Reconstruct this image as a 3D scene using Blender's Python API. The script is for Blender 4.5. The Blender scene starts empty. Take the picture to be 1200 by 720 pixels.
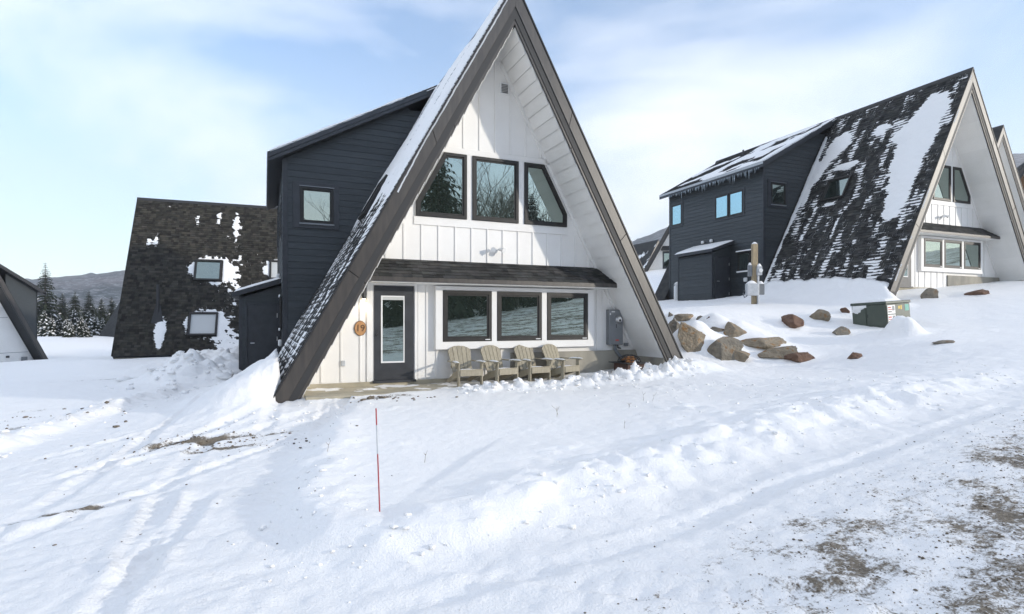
import bpy, bmesh, math, random
import numpy as np
from mathutils import Vector, Matrix

# ------------------------------------------------------------------ camera, sky, sun
scene = bpy.context.scene
col = scene.collection
CAM = (-5.045, -12.373, 1.33)
YAW = math.radians(23.9)
CR = (math.cos(YAW), -math.sin(YAW))       # camera right, in plan
CF = (math.sin(YAW), math.cos(YAW))        # camera forward, in plan

def W(r, f):
    return (CAM[0] + r * CR[0] + f * CF[0], CAM[1] + r * CR[1] + f * CF[1])

cd = bpy.data.cameras.new('camera')
cam = bpy.data.objects.new('camera', cd)
col.objects.link(cam)
cam.location = CAM
cam.rotation_euler = (math.radians(90), 0, -YAW)
cd.sensor_width = 36
cd.lens = 654 / 1200 * 36
cd.shift_y = 16 / 1200
cd.clip_end = 6000
cd.clip_start = 0.05
scene.camera = cam

SUN_DIR = Vector((1.05, -1.0, 0.33)).normalized()
elev = math.asin(SUN_DIR.z)
world = bpy.data.worlds.new('World')
scene.world = world
world.use_nodes = True
nt = world.node_tree
nt.nodes.clear()
n_out = nt.nodes.new('ShaderNodeOutputWorld')
n_bg = nt.nodes.new('ShaderNodeBackground')
n_bg.inputs['Strength'].default_value = 0.15
n_sky = nt.nodes.new('ShaderNodeTexSky')
n_sky.sky_type = 'NISHITA'
n_sky.sun_disc = False
n_sky.sun_elevation = elev
n_sky.sun_rotation = math.atan2(SUN_DIR.x, SUN_DIR.y)
n_sky.air_density = 1.0
n_sky.dust_density = 0.4
n_sky.ozone_density = 3.0
# thin high cloud over the whole dome, denser towards the horizon
tc = nt.nodes.new('ShaderNodeTexCoord')
sep = nt.nodes.new('ShaderNodeSeparateXYZ')
nt.links.new(tc.outputs['Generated'], sep.inputs[0])
def wmath(op, a, b=None, clamp=False):
    n = nt.nodes.new('ShaderNodeMath'); n.operation = op; n.use_clamp = clamp
    for i, v in enumerate((a, b)):
        if v is None: continue
        if isinstance(v, (int, float)): n.inputs[i].default_value = v
        else: nt.links.new(v, n.inputs[i])
    return n.outputs[0]
zc = wmath('MAXIMUM', sep.outputs['Z'], 0.0)
zden = wmath('ADD', zc, 0.28)
cx = wmath('DIVIDE', sep.outputs['X'], zden)
cy = wmath('DIVIDE', sep.outputs['Y'], zden)
comb = nt.nodes.new('ShaderNodeCombineXYZ')
nt.links.new(cx, comb.inputs[0]); nt.links.new(cy, comb.inputs[1])
cn = nt.nodes.new('ShaderNodeTexNoise')
cn.inputs['Scale'].default_value = 1.0
cn.inputs['Detail'].default_value = 7
cn.inputs['Roughness'].default_value = 0.52
cn.inputs['Distortion'].default_value = 0.5
cmap = nt.nodes.new('ShaderNodeMapping')
cmap.inputs['Location'].default_value = (9.1, 3.3, 0)
cmap.inputs['Rotation'].default_value = (0, 0, 0.5)
nt.links.new(comb.outputs[0], cmap.inputs[0])
nt.links.new(cmap.outputs[0], cn.inputs['Vector'])
cr = nt.nodes.new('ShaderNodeValToRGB')
cr.color_ramp.elements[0].position = 0.42; cr.color_ramp.elements[0].color = (0, 0, 0, 1)
cr.color_ramp.elements[1].position = 0.68; cr.color_ramp.elements[1].color = (1, 1, 1, 1)
nt.links.new(cn.outputs['Fac'], cr.inputs[0])
hz = wmath('SUBTRACT', 1.0, wmath('MULTIPLY', zc, 2.3), True)
hz = wmath('POWER', hz, 1.3)
cov = wmath('MAXIMUM', wmath('MULTIPLY', cr.outputs['Color'], 0.95), wmath('MULTIPLY', hz, 0.68), True)
cov = wmath('ADD', wmath('MULTIPLY', cov, 0.86), 0.03, True)
mixs = nt.nodes.new('ShaderNodeMix'); mixs.data_type = 'RGBA'
nt.links.new(cov, mixs.inputs['Factor'])
nt.links.new(n_sky.outputs[0], mixs.inputs['A'])
mixs.inputs['B'].default_value = (4.75, 4.8, 5.0, 1)
nt.links.new(mixs.outputs['Result'], n_bg.inputs['Color'])
nt.links.new(n_bg.outputs[0], n_out.inputs['Surface'])

sd = bpy.data.lights.new('sun', 'SUN')
sd.energy = 2.6
sd.angle = math.radians(1.6)
sd.color = (1.0, 0.93, 0.82)
sun = bpy.data.objects.new('sun', sd)
col.objects.link(sun)
sun.rotation_euler = SUN_DIR.to_track_quat('Z', 'Y').to_euler()
sun.location = (30, -30, 30)

scene.view_settings.view_transform = 'Standard'
scene.view_settings.look = 'None'
scene.view_settings.gamma = 1
scene.view_settings.use_curve_mapping = False
scene.view_settings.exposure = 1.27

# ------------------------------------------------------------------ materials
def mat(name, colr, rough=0.6, metal=0.0, spec=0.5):
    m = bpy.data.materials.new(name); m.use_nodes = True
    b = m.node_tree.nodes['Principled BSDF']
    b.inputs['Base Color'].default_value = (*colr, 1)
    b.inputs['Roughness'].default_value = rough
    b.inputs['Metallic'].default_value = metal
    b.inputs['Specular IOR Level'].default_value = spec
    return m

def noise_mat(name, c1, c2, scale=8, rough=0.6, bump=0.0, bscale=60, stretch=(1, 1, 1), lo=0.35, hi=0.65,
              spec=0.5, detail=4, tint=0.0, rough2=None, random_tint=0.0, bdist=0.01):
    m = mat(name, c1, rough, 0, spec)
    t = m.node_tree; b = t.nodes['Principled BSDF']
    tcn = t.nodes.new('ShaderNodeTexCoord')
    mp = t.nodes.new('ShaderNodeMapping'); mp.inputs['Scale'].default_value = stretch
    t.links.new(tcn.outputs['Object'], mp.inputs[0])
    n = t.nodes.new('ShaderNodeTexNoise'); n.inputs['Scale'].default_value = scale; n.inputs['Detail'].default_value = detail
    t.links.new(mp.outputs[0], n.inputs['Vector'])
    r = t.nodes.new('ShaderNodeValToRGB')
    r.color_ramp.elements[0].position = lo; r.color_ramp.elements[0].color = (*c1, 1)
    r.color_ramp.elements[1].position = hi; r.color_ramp.elements[1].color = (*c2, 1)
    t.links.new(n.outputs['Fac'], r.inputs[0])
    out = r.outputs[0]
    if tint > 0 or random_tint > 0:
        mx = t.nodes.new('ShaderNodeMix'); mx.data_type = 'RGBA'; mx.blend_type = 'MULTIPLY'
        mx.inputs['Factor'].default_value = 1.0
        t.links.new(out, mx.inputs['A'])
        if tint > 0:
            a = t.nodes.new('ShaderNodeAttribute'); a.attribute_name = 'tint'
            t.links.new(a.outputs['Color'], mx.inputs['B'])
        else:
            oi = t.nodes.new('ShaderNodeObjectInfo')
            mr = t.nodes.new('ShaderNodeMapRange')
            mr.inputs['To Min'].default_value = 1 - random_tint; mr.inputs['To Max'].default_value = 1 + random_tint
            t.links.new(oi.outputs['Random'], mr.inputs['Value'])
            t.links.new(mr.outputs[0], mx.inputs['B'])
        out = mx.outputs['Result']
    t.links.new(out, b.inputs['Base Color'])
    if rough2 is not None:
        mr2 = t.nodes.new('ShaderNodeMapRange')
        mr2.inputs['To Min'].default_value = rough; mr2.inputs['To Max'].default_value = rough2
        t.links.new(n.outputs['Fac'], mr2.inputs['Value']); t.links.new(mr2.outputs[0], b.inputs['Roughness'])
    if bump > 0:
        n2 = t.nodes.new('ShaderNodeTexNoise'); n2.inputs['Scale'].default_value = bscale; n2.inputs['Detail'].default_value = 6
        t.links.new(mp.outputs[0], n2.inputs['Vector'])
        bp = t.nodes.new('ShaderNodeBump'); bp.inputs['Strength'].default_value = bump; bp.inputs['Distance'].default_value = bdist
        t.links.new(n2.outputs['Fac'], bp.inputs['Height']); t.links.new(bp.outputs[0], b.inputs['Normal'])
    return m

M = {}
M['white'] = noise_mat('white_paint', (0.80, 0.785, 0.755), (0.74, 0.72, 0.69), 1.6, 0.5, 0.15, 220, lo=0.3, hi=0.75, random_tint=0.02)
M['white_soffit'] = noise_mat('white_soffit', (0.80, 0.79, 0.765), (0.73, 0.72, 0.69), 1.5, 0.5, 0.15, 150, lo=0.3, hi=0.75, random_tint=0.035)
M['dark_siding'] = noise_mat('dark_siding', (0.029, 0.0345, 0.0375), (0.042, 0.048, 0.0515), 3.0, 0.5, 0.3, 40, stretch=(1, 1, 14), random_tint=0.14)
M['dark_paint'] = noise_mat('dark_paint', (0.026, 0.028, 0.033), (0.036, 0.039, 0.045), 5.0, 0.42, 0.1, 60)
M['fascia'] = noise_mat('bronze_fascia', (0.034, 0.029, 0.026), (0.054, 0.046, 0.039), 2.2, 0.40, 0.12, 40, stretch=(6, 6, 1), random_tint=0.08, spec=0.65)
M['frame'] = noise_mat('bronze_frame', (0.018, 0.017, 0.016), (0.026, 0.024, 0.022), 7, 0.42, spec=0.4)
M['shingle'] = noise_mat('shingle', (0.030, 0.031, 0.032), (0.056, 0.055, 0.053), 3.5, 0.85, 0.5, 180, tint=1, detail=6, spec=0.25)
M['shingle_brown'] = noise_mat('shingle_brown', (0.026, 0.025, 0.022), (0.046, 0.042, 0.035), 3.5, 0.85, 0.5, 180, tint=1, detail=6, spec=0.25)
M['deck'] = mat('roof_edge', (0.025, 0.025, 0.026), 0.6)
M['concrete'] = noise_mat('concrete', (0.36, 0.33, 0.27), (0.25, 0.235, 0.20), 2.3, 0.85, 0.4, 50, stretch=(1, 1, 0.5), detail=7)
M['concrete_light'] = noise_mat('patio_concrete', (0.44, 0.39, 0.29), (0.32, 0.29, 0.22), 3.0, 0.85, 0.4, 50, detail=7)
M['chair'] = noise_mat('taupe_resin_wood', (0.36, 0.32, 0.235), (0.29, 0.255, 0.185), 6, 0.6, 0.25, 40, stretch=(6, 6, 1), random_tint=0.06)
M['grey_metal'] = noise_mat('grey_enamel', (0.17, 0.18, 0.19), (0.20, 0.21, 0.22), 5, 0.45)
M['galv'] = noise_mat('galvanised', (0.42, 0.44, 0.46), (0.52, 0.54, 0.56), 9, 0.45)
M['black'] = mat('black_metal', (0.02, 0.02, 0.022), 0.45)
M['chrome'] = mat('steel', (0.6, 0.6, 0.6), 0.3, 1.0)
M['white_plastic'] = mat('white_plastic', (0.75, 0.75, 0.74), 0.4)
M['wood_post'] = noise_mat('timber', (0.42, 0.33, 0.20), (0.30, 0.235, 0.15), 6, 0.75, 0.4, 30, stretch=(8, 8, 0.8))
M['wood_disc'] = noise_mat('wood_disc', (0.50, 0.27, 0.11), (0.40, 0.20, 0.08), 9, 0.55)
M['bark_edge'] = mat('bark_edge', (0.10, 0.06, 0.035), 0.8)
M['log'] = noise_mat('firewood', (0.55, 0.27, 0.10), (0.30, 0.13, 0.05), 14, 0.8)
M['rust'] = noise_mat('rusty_steel', (0.055, 0.032, 0.026), (0.11, 0.05, 0.035), 12, 0.7, 0.4, 60)
M['green_metal'] = noise_mat('green_enamel', (0.062, 0.078, 0.060), (0.078, 0.094, 0.072), 4, 0.45, random_tint=0.05)
M['sticker'] = mat('sticker_white', (0.75, 0.74, 0.72), 0.5)
M['red'] = mat('red_fibreglass', (0.36, 0.03, 0.035), 0.4)
M['red_print'] = mat('red_print', (0.5, 0.08, 0.07), 0.5)
M['yellow'] = mat('yellow_print', (0.6, 0.42, 0.06), 0.5)
M['teal'] = mat('teal_print', (0.10, 0.36, 0.28), 0.5)
M['cedar'] = noise_mat('cedar', (0.30, 0.17, 0.08), (0.22, 0.12, 0.06), 5, 0.7, stretch=(4, 4, 1))
M['bark'] = noise_mat('bark', (0.075, 0.058, 0.045), (0.12, 0.10, 0.08), 12, 0.9)
M['bare_bark'] = noise_mat('bare_bark', (0.13, 0.11, 0.09), (0.20, 0.175, 0.15), 9, 0.9)
M['needles'] = noise_mat('needles', (0.015, 0.022, 0.012), (0.036, 0.042, 0.022), 1.2, 0.8, spec=0.2, random_tint=0.25)
M['twig'] = mat('dry_weed', (0.20, 0.14, 0.08), 0.9)
M['ice'] = mat('ice', (0.62, 0.70, 0.76), 0.15)
M['ice'].node_tree.nodes['Principled BSDF'].inputs['Transmission Weight'].default_value = 0.55

def rock_mat(name, c1, c2, c3):
    m = noise_mat(name, c1, c2, 5.0, 0.9, 1.0, 16, detail=10, bdist=0.05, spec=.25)
    t = m.node_tree; b = t.nodes['Principled BSDF']
    old = b.inputs['Base Color'].links[0].from_socket
    n = t.nodes.new('ShaderNodeTexNoise'); n.inputs['Scale'].default_value = 5.5; n.inputs['Detail'].default_value = 8
    tcn = t.nodes.new('ShaderNodeTexCoord'); t.links.new(tcn.outputs['Object'], n.inputs['Vector'])
    r = t.nodes.new('ShaderNodeValToRGB')
    r.color_ramp.elements[0].position = 0.56; r.color_ramp.elements[1].position = 0.68
    t.links.new(n.outputs['Fac'], r.inputs[0])
    mx = t.nodes.new('ShaderNodeMix'); mx.data_type = 'RGBA'
    t.links.new(r.outputs[0], mx.inputs['Factor']); t.links.new(old, mx.inputs['A'])
    mx.inputs['B'].default_value = (*c3, 1)
    t.links.new(mx.outputs['Result'], b.inputs['Base Color'])
    return m
M['rock_grey'] = rock_mat('rock_grey', (0.17, 0.15, 0.12), (0.28, 0.25, 0.20), (0.20, 0.125, 0.065))
M['rock_tan'] = rock_mat('rock_tan', (0.21, 0.17, 0.12), (0.33, 0.28, 0.21), (0.27, 0.15, 0.06))
M['rock_red'] = rock_mat('rock_red', (0.13, 0.075, 0.050), (0.20, 0.13, 0.095), (0.09, 0.05, 0.04))

def snow_mat(name, ground=False):
    m = mat(name, (0.895, 0.885, 0.868), 0.55, 0, 0.35)
    t = m.node_tree; b = t.nodes['Principled BSDF']
    tcn = t.nodes.new('ShaderNodeTexCoord')
    def nz(scale, det, rgh=0.55):
        n = t.nodes.new('ShaderNodeTexNoise'); n.inputs['Scale'].default_value = scale
        n.inputs['Detail'].default_value = det; n.inputs['Roughness'].default_value = rgh
        t.links.new(tcn.outputs['Object'], n.inputs['Vector']); return n.outputs['Fac']
    def mth(op, a, bb, cl=False):
        n = t.nodes.new('ShaderNodeMath'); n.operation = op; n.use_clamp = cl
        for i, v in enumerate((a, bb)):
            if isinstance(v, (int, float)): n.inputs[i].default_value = v
            else: t.links.new(v, n.inputs[i])
        return n.outputs[0]
    h = mth('ADD', mth('MULTIPLY', nz(9, 5), 1.0), mth('MULTIPLY', nz(62, 4), 0.42))
    bp = t.nodes.new('ShaderNodeBump'); bp.inputs['Strength'].default_value = 0.5; bp.inputs['Distance'].default_value = 0.04
    t.links.new(h, bp.inputs['Height']); t.links.new(bp.outputs[0], b.inputs['Normal'])
    if ground:
        a = t.nodes.new('ShaderNodeAttribute'); a.attribute_name = 'dirt'
        a2 = t.nodes.new('ShaderNodeAttribute'); a2.attribute_name = 'pack'
        d = a.outputs['Fac']
        # stretched grit along the road plus fine speckle
        n1 = nz(2.6, 9, 0.68); n2 = nz(23, 5, 0.7); n3 = nz(75, 3, 0.6)
        v = mth('ADD', mth('MULTIPLY', n1, 0.62), mth('ADD', mth('MULTIPLY', n2, 0.40), mth('MULTIPLY', n3, 0.22)))
        v = mth('ADD', v, mth('MULTIPLY', d, 0.50))
        r = t.nodes.new('ShaderNodeValToRGB')
        r.color_ramp.elements[0].position = 0.88; r.color_ramp.elements[0].color = (0, 0, 0, 1)
        r.color_ramp.elements[1].position = 0.97; r.color_ramp.elements[1].color = (1, 1, 1, 1)
        t.links.new(v, r.inputs[0])
        msk = mth('MULTIPLY', r.outputs[0], mth('MULTIPLY', d, 6.0, True))
        gr = t.nodes.new('ShaderNodeValToRGB')
        gr.color_ramp.elements[0].position = 0.3; gr.color_ramp.elements[0].color = (0.070, 0.056, 0.042, 1)
        gr.color_ramp.elements[1].position = 0.7; gr.color_ramp.elements[1].color = (0.29, 0.245, 0.185, 1)
        t.links.new(nz(45, 5, 0.7), gr.inputs[0])
        # packed road snow is a little greyer than fresh snow
        pk = t.nodes.new('ShaderNodeMix'); pk.data_type = 'RGBA'
        pk.inputs['A'].default_value = (0.895, 0.885, 0.868, 1); pk.inputs['B'].default_value = (0.79, 0.785, 0.775, 1)
        t.links.new(mth('MULTIPLY', a2.outputs['Fac'], nz(1.7, 6, 0.65), True), pk.inputs['Factor'])
        mx = t.nodes.new('ShaderNodeMix'); mx.data_type = 'RGBA'
        t.links.new(msk, mx.inputs['Factor']); t.links.new(pk.outputs['Result'], mx.inputs['A']); t.links.new(gr.outputs[0], mx.inputs['B'])
        t.links.new(mx.outputs['Result'], b.inputs['Base Color'])
        rr = t.nodes.new('ShaderNodeMapRange'); rr.inputs['To Min'].default_value = 0.55; rr.inputs['To Max'].default_value = 0.85
        t.links.new(msk, rr.inputs['Value']); t.links.new(rr.outputs[0], b.inputs['Roughness'])
    return m
M['snow'] = snow_mat('snow')
M['snow_ground'] = snow_mat('snow_ground', True)

def glass_mat(name, base, tint, refl):
    m = bpy.data.materials.new(name); m.use_nodes = True
    t = m.node_tree; t.nodes.clear()
    o = t.nodes.new('ShaderNodeOutputMaterial')
    d = t.nodes.new('ShaderNodeBsdfDiffuse'); d.inputs['Color'].default_value = (*base, 1)
    g = t.nodes.new('ShaderNodeBsdfGlossy'); g.inputs['Color'].default_value = (*tint, 1); g.inputs['Roughness'].default_value = 0.012
    # panes are never perfectly flat
    tcn = t.nodes.new('ShaderNodeTexCoord'); n = t.nodes.new('ShaderNodeTexNoise'); n.inputs['Scale'].default_value = 1.3
    t.links.new(tcn.outputs['Object'], n.inputs['Vector'])
    bp = t.nodes.new('ShaderNodeBump'); bp.inputs['Strength'].default_value = 0.02; bp.inputs['Distance'].default_value = 0.02
    t.links.new(n.outputs['Fac'], bp.inputs['Height']); t.links.new(bp.outputs[0], g.inputs['Normal'])
    fr = t.nodes.new('ShaderNodeLayerWeight'); fr.inputs['Blend'].default_value = 0.25
    mr = t.nodes.new('ShaderNodeMapRange'); mr.inputs['To Min'].default_value = refl; mr.inputs['To Max'].default_value = 1.0
    t.links.new(fr.outputs['Fresnel'], mr.inputs['Value'])
    mx = t.nodes.new('ShaderNodeMixShader')
    t.links.new(mr.outputs[0], mx.inputs[0]); t.links.new(d.outputs[0], mx.inputs[1]); t.links.new(g.outputs[0], mx.inputs[2])
    t.links.new(mx.outputs[0], o.inputs[0])
    return m
M['glass'] = glass_mat('window_glass', (0.020, 0.028, 0.024), (0.74, 0.86, 0.80), 0.42)
M['glass_sky'] = glass_mat('blue_window_glass', (0.020, 0.040, 0.045), (0.62, 0.92, 1.0), 0.62)
M['blind'] = mat('window_blind', (0.52, 0.53, 0.52), 0.25)

# ------------------------------------------------------------------ mesh helpers
class MB:
    def __init__(s): s.v = []; s.f = []; s.t = []
    def add(s, vs, fs, tint=1.0):
        o = len(s.v); s.v += [tuple(p) for p in vs]; s.f += [tuple(i + o for i in f) for f in fs]; s.t += [tint] * len(fs)
        return s
    def box(s, x0, x1, y0, y1, z0, z1, tint=1.0):
        return s.add([(x0,y0,z0),(x1,y0,z0),(x1,y1,z0),(x0,y1,z0),(x0,y0,z1),(x1,y0,z1),(x1,y1,z1),(x0,y1,z1)],
                     [(0,3,2,1),(4,5,6,7),(0,1,5,4),(1,2,6,5),(2,3,7,6),(3,0,4,7)], tint)
    def prism(s, pts, off, tint=1.0):
        n = len(pts); off = Vector(off)
        vs = [Vector(p) for p in pts] + [Vector(p) + off for p in pts]
        fs = [tuple(range(n))[::-1], tuple(range(n, 2*n))] + [(i, (i+1) % n, n + (i+1) % n, n + i) for i in range(n)]
        return s.add(vs, fs, tint)
    def tube(s, pts, rads, n=8, cap=True):
        pts = [Vector(p) for p in pts]; o = len(s.v); rings = []
        for i, p in enumerate(pts):
            d = (pts[min(i+1, len(pts)-1)] - pts[max(i-1, 0)]).normalized()
            a = Vector((0, 0, 1)) if abs(d.z) < 0.9 else Vector((1, 0, 0))
            u = d.cross(a).normalized(); w = d.cross(u)
            r = rads[i] if isinstance(rads, (list, tuple)) else rads
            rings.append([p + u * (r * math.cos(2*math.pi*k/n)) + w * (r * math.sin(2*math.pi*k/n)) for k in range(n)])
        vs = [q for rg in rings for q in rg]; fs = []
        for i in range(len(pts)-1):
            for k in range(n):
                fs.append((i*n+k, i*n+(k+1) % n, (i+1)*n+(k+1) % n, (i+1)*n+k))
        if cap: fs.append(tuple(range(n))); fs.append(tuple(range((len(pts)-1)*n, len(pts)*n)))
        return s.add(vs, fs)
    def ring(s, outer, inner, off):
        n = len(outer); off = Vector(off)
        vs = [Vector(p) for p in outer] + [Vector(p) for p in inner] + [Vector(p)+off for p in outer] + [Vector(p)+off for p in inner]
        fs = []
        for i in range(n):
            j = (i+1) % n
            fs += [(i, j, n+j, n+i), (2*n+i, 3*n+i, 3*n+j, 2*n+j), (i, 2*n+i, 2*n+j, j), (n+i, n+j, 3*n+j, 3*n+i)]
        return s.add(vs, fs)
    def build(s, name, material, parent=None, smooth=False, bevel=0.0, kind=None, label=None, tint=False):
        me = bpy.data.meshes.new(name)
        me.from_pydata(s.v, [], s.f)
        if tint:
            at = me.attributes.new('tint', 'FLOAT_COLOR', 'FACE')
            arr = np.ones((len(s.t), 4), np.float32); tt = np.array(s.t, np.float32)
            if tt.ndim == 1: arr[:, :3] = tt[:, None]
            else: arr[:, :3] = tt
            at.data.foreach_set('color', arr.ravel())
        else:
            bm = bmesh.new(); bm.from_mesh(me)
            bmesh.ops.recalc_face_normals(bm, faces=bm.faces)
            if bevel > 0:
                bmesh.ops.bevel(bm, geom=list(bm.edges), offset=bevel, segments=1, affect='EDGES')
            bm.to_mesh(me); bm.free()
        if smooth: me.shade_smooth()
        me.materials.append(material if not isinstance(material, str) else M[material])
        o = bpy.data.objects.new(name, me); col.objects.link(o)
        if parent: o.parent = parent
        if kind: o['kind'] = kind
        if label: o['label'] = label
        return o

def mesh_np(name, V, Fq, material, parent=None, smooth=True, kind=None, attrs=None):
    me = bpy.data.meshes.new(name)
    V = np.asarray(V, np.float32); Fq = np.asarray(Fq, np.int32); k = Fq.shape[1]
    me.vertices.add(len(V)); me.vertices.foreach_set('co', V.ravel())
    me.loops.add(Fq.size); me.loops.foreach_set('vertex_index', Fq.ravel())
    me.polygons.add(len(Fq)); me.polygons.foreach_set('loop_start', np.arange(len(Fq), dtype=np.int32) * k)
    me.update(calc_edges=True); me.validate()
    if attrs:
        for an, arr in attrs.items():
            a = me.attributes.new(an, 'FLOAT', 'POINT'); a.data.foreach_set('value', np.asarray(arr, np.float32).ravel())
    if smooth: me.shade_smooth()
    me.materials.append(M[material] if isinstance(material, str) else material)
    o = bpy.data.objects.new(name, me); col.objects.link(o)
    if parent: o.parent = parent
    if kind: o['kind'] = kind
    return o

def empty(name, loc=(0,0,0), rz=0.0, label=None, cat=None, group=None):
    o = bpy.data.objects.new(name, None); col.objects.link(o)
    o.location = loc; o.rotation_euler = (0, 0, rz); o.empty_display_size = 0.2
    tag(o, label, cat, group); return o
def tag(o, label=None, cat=None, group=None, kind=None):
    if label: o['label'] = label
    if cat: o['category'] = cat
    if group: o['group'] = group
    if kind: o['kind'] = kind
    return o
def copy_tree(o, parent=None):
    c = o.copy(); col.objects.link(c); c.parent = parent
    for ch in list(o.children): copy_tree(ch, c)
    return c

# ---- numpy gradient noise
_rng = np.random.RandomState(7)
_perm = np.concatenate([_rng.permutation(512)] * 2)
_grad = np.stack([np.cos(np.linspace(0, 2*np.pi, 512, endpoint=False)), np.sin(np.linspace(0, 2*np.pi, 512, endpoint=False))], 1)
def pn(x, y):
    xi = np.floor(x).astype(int); yi = np.floor(y).astype(int); xf = x - xi; yf = y - yi
    def g(ix, iy, dx, dy):
        h = _perm[(_perm[ix & 511] + iy) & 511]; gr = _grad[h]
        return gr[..., 0] * dx + gr[..., 1] * dy
    u = xf*xf*xf*(xf*(xf*6-15)+10); v = yf*yf*yf*(yf*(yf*6-15)+10)
    a = g(xi, yi, xf, yf); b = g(xi+1, yi, xf-1, yf); c = g(xi, yi+1, xf, yf-1); d = g(xi+1, yi+1, xf-1, yf-1)
    return ((a*(1-u)+b*u)*(1-v) + (c*(1-u)+d*u)*v) * 1.5
def fbm(x, y, oct=4, gain=0.5):
    s = 0; a = 1.0; t = 0
    for i in range(oct):
        s = s + a * pn(x * 2**i + 13.7*i, y * 2**i + 7.1*i); t += a; a *= gain
    return s / t
def sst(a, b, x):
    t = np.clip((x - a) / (b - a), 0, 1); return t*t*(3-2*t)

# ------------------------------------------------------------------ terrain
# control points: (r, f, z): r metres right of and f metres ahead of the standing point
CP = [(0,0,-.29),(0,3.1,-.30),(-3.1,3.4,-.46),(2.4,2.62,-.06),(-5.2,5.6,-.56),(-8.2,9,-.64),(-16.5,18,-.70),(-27.5,30,-.92),
 (-36.6,44,-1.6),(-19.1,26.6,-.50),(-16,27.5,-.47),(-10.5,22,-.45),(-8.6,17.6,-.40),(-4.2,10.5,-.16),(-2.7,11.8,-.14),(0,12.8,-.14),(1.9,13.3,-.05),
 (3.0,13.2,.0),(4.6,14.4,.24),(5.3,15,.22),(6.6,15.5,.28),(7.8,15.3,.32),(6.2,18.0,1.32),(8.2,18.6,1.42),(9.4,22,1.97),(10.9,17.9,1.12),(12.3,17.2,1.15),(5.0,18,1.2),(4.4,20,1.5),(8.6,30,2.35),
 (12.5,28,2.55),(15.5,22.5,2.52),(21,23,2.84),(17,15.5,1.6),(6.6,10.9,.12),(10.7,14,.82),(11.9,13,.85),(7.8,8.5,.37),(4.8,5.2,.17),
 (0,5.9,-.25),(0,8.3,-.24),(2.1,9.3,-.15),(-6,13.5,-.35),(-4.5,8.2,-.42),(-2,18,-.2),(0,22,.0),(3,26,.8),
 (-60,80,-.8),(-52,70,-.45),(-30,60,-.9),(14.5,60,6.6),(10,45,3.6),(31,36,5.0),(45,50,7.5),(20,80,9),(-20,100,1),(-100,150,-1),(-90,60,-2.5),(60,110,16),(40,20,5.5),(70,30,9),
 (0,-6,-.3),(-6,-6,-.6),(6,-6,.3),(-20,-8,-1.2),(0,-16,-.2),(14,-14,.8),(-16,-18,-.7),(0,-30,.5),(15,-26,.9),(30,-30,2.2),(-40,-30,-1.5),(30,0,3.6),(60,-20,6),(-60,0,-3),(0,-90,3),(-90,-60,-4),(90,-60,8),(-150,30,-5),(150,30,18),(0,170,12),(130,150,30),(-150,170,0)]
CP = np.array(CP)
def _tps(d2): return 0.5 * d2 * np.log(d2 + 1e-9)
_n = len(CP); _S = 0.02
_K = _tps(((CP[:, None, :2] - CP[None, :, :2])**2).sum(-1)) + np.eye(_n) * _S
_P = np.concatenate([np.ones((_n, 1)), CP[:, :2]], 1)
_A = np.block([[_K, _P], [_P.T, np.zeros((3, 3))]])
_wts = np.linalg.solve(_A, np.concatenate([CP[:, 2], np.zeros(3)]))
def base_h(r, f):
    r = np.asarray(r, float); f = np.asarray(f, float); out = np.zeros(r.shape)
    for i in range(_n):
        out += _wts[i] * _tps((r - CP[i, 0])**2 + (f - CP[i, 1])**2)
    return out + _wts[_n] + _wts[_n+1] * r + _wts[_n+2] * f

def polydist(r, f, pts):
    best = np.full(r.shape, 1e9); side = np.zeros(r.shape); along = np.zeros(r.shape); acc = 0
    for (a, b) in zip(pts[:-1], pts[1:]):
        a = np.array(a); b = np.array(b); d = b - a; L = np.hypot(*d)
        t = np.clip(((r - a[0]) * d[0] + (f - a[1]) * d[1]) / (L*L), 0, 1)
        dx = r - (a[0] + t*d[0]); dy = f - (a[1] + t*d[1]); q = np.hypot(dx, dy)
        sd = d[0] * (f - a[1]) - d[1] * (r - a[0])
        m = q < best
        best = np.where(m, q, best); side = np.where(m, np.sign(sd), side); along = np.where(m, acc + t*L, along); acc += L
    return best * np.where(side == 0, 1, side), along

FIELD = [(-3.0, 10.0), (-2.9, 8.8), (-2.6, 7.0), (-1.95, 4.9), (-1.55, 4.05), (-.9, 3.75), (0, 4.35), (.93, 5.1), (2.85, 6.2), (5.2, 7.6), (8.1, 8.9), (16, 12.5), (30, 17)]
LBANK = [(-7.2, 6.0), (-7.5, 8.2), (-7.9, 11.5), (-8.4, 14.2), (-8.9, 16.4)]

def loc_to_rf(h, x, y):      # house-local plan point -> (r, f)
    ang = h['rz']; c, s = math.cos(ang), math.sin(ang)
    wx = h['loc'][0] + x*c - y*s - CAM[0]; wy = h['loc'][1] + x*s + y*c - CAM[1]
    return wx*CR[0] + wy*CR[1], wx*CF[0] + wy*CF[1]
def rf_to_loc(h, r, f):
    wx = r*CR[0] + f*CF[0] + CAM[0] - h['loc'][0]; wy = r*CR[1] + f*CF[1] + CAM[1] - h['loc'][1]
    c, s = math.cos(-h['rz']), math.sin(-h['rz'])
    return wx*c - wy*s, wx*s + wy*c

H1 = dict(loc=(0, 0, 0), rz=0.0)
_p = W(18.1, 23.55)
H2 = dict(loc=(_p[0], _p[1], 1.37 + 1.33), rz=math.radians(-1.5))

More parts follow.
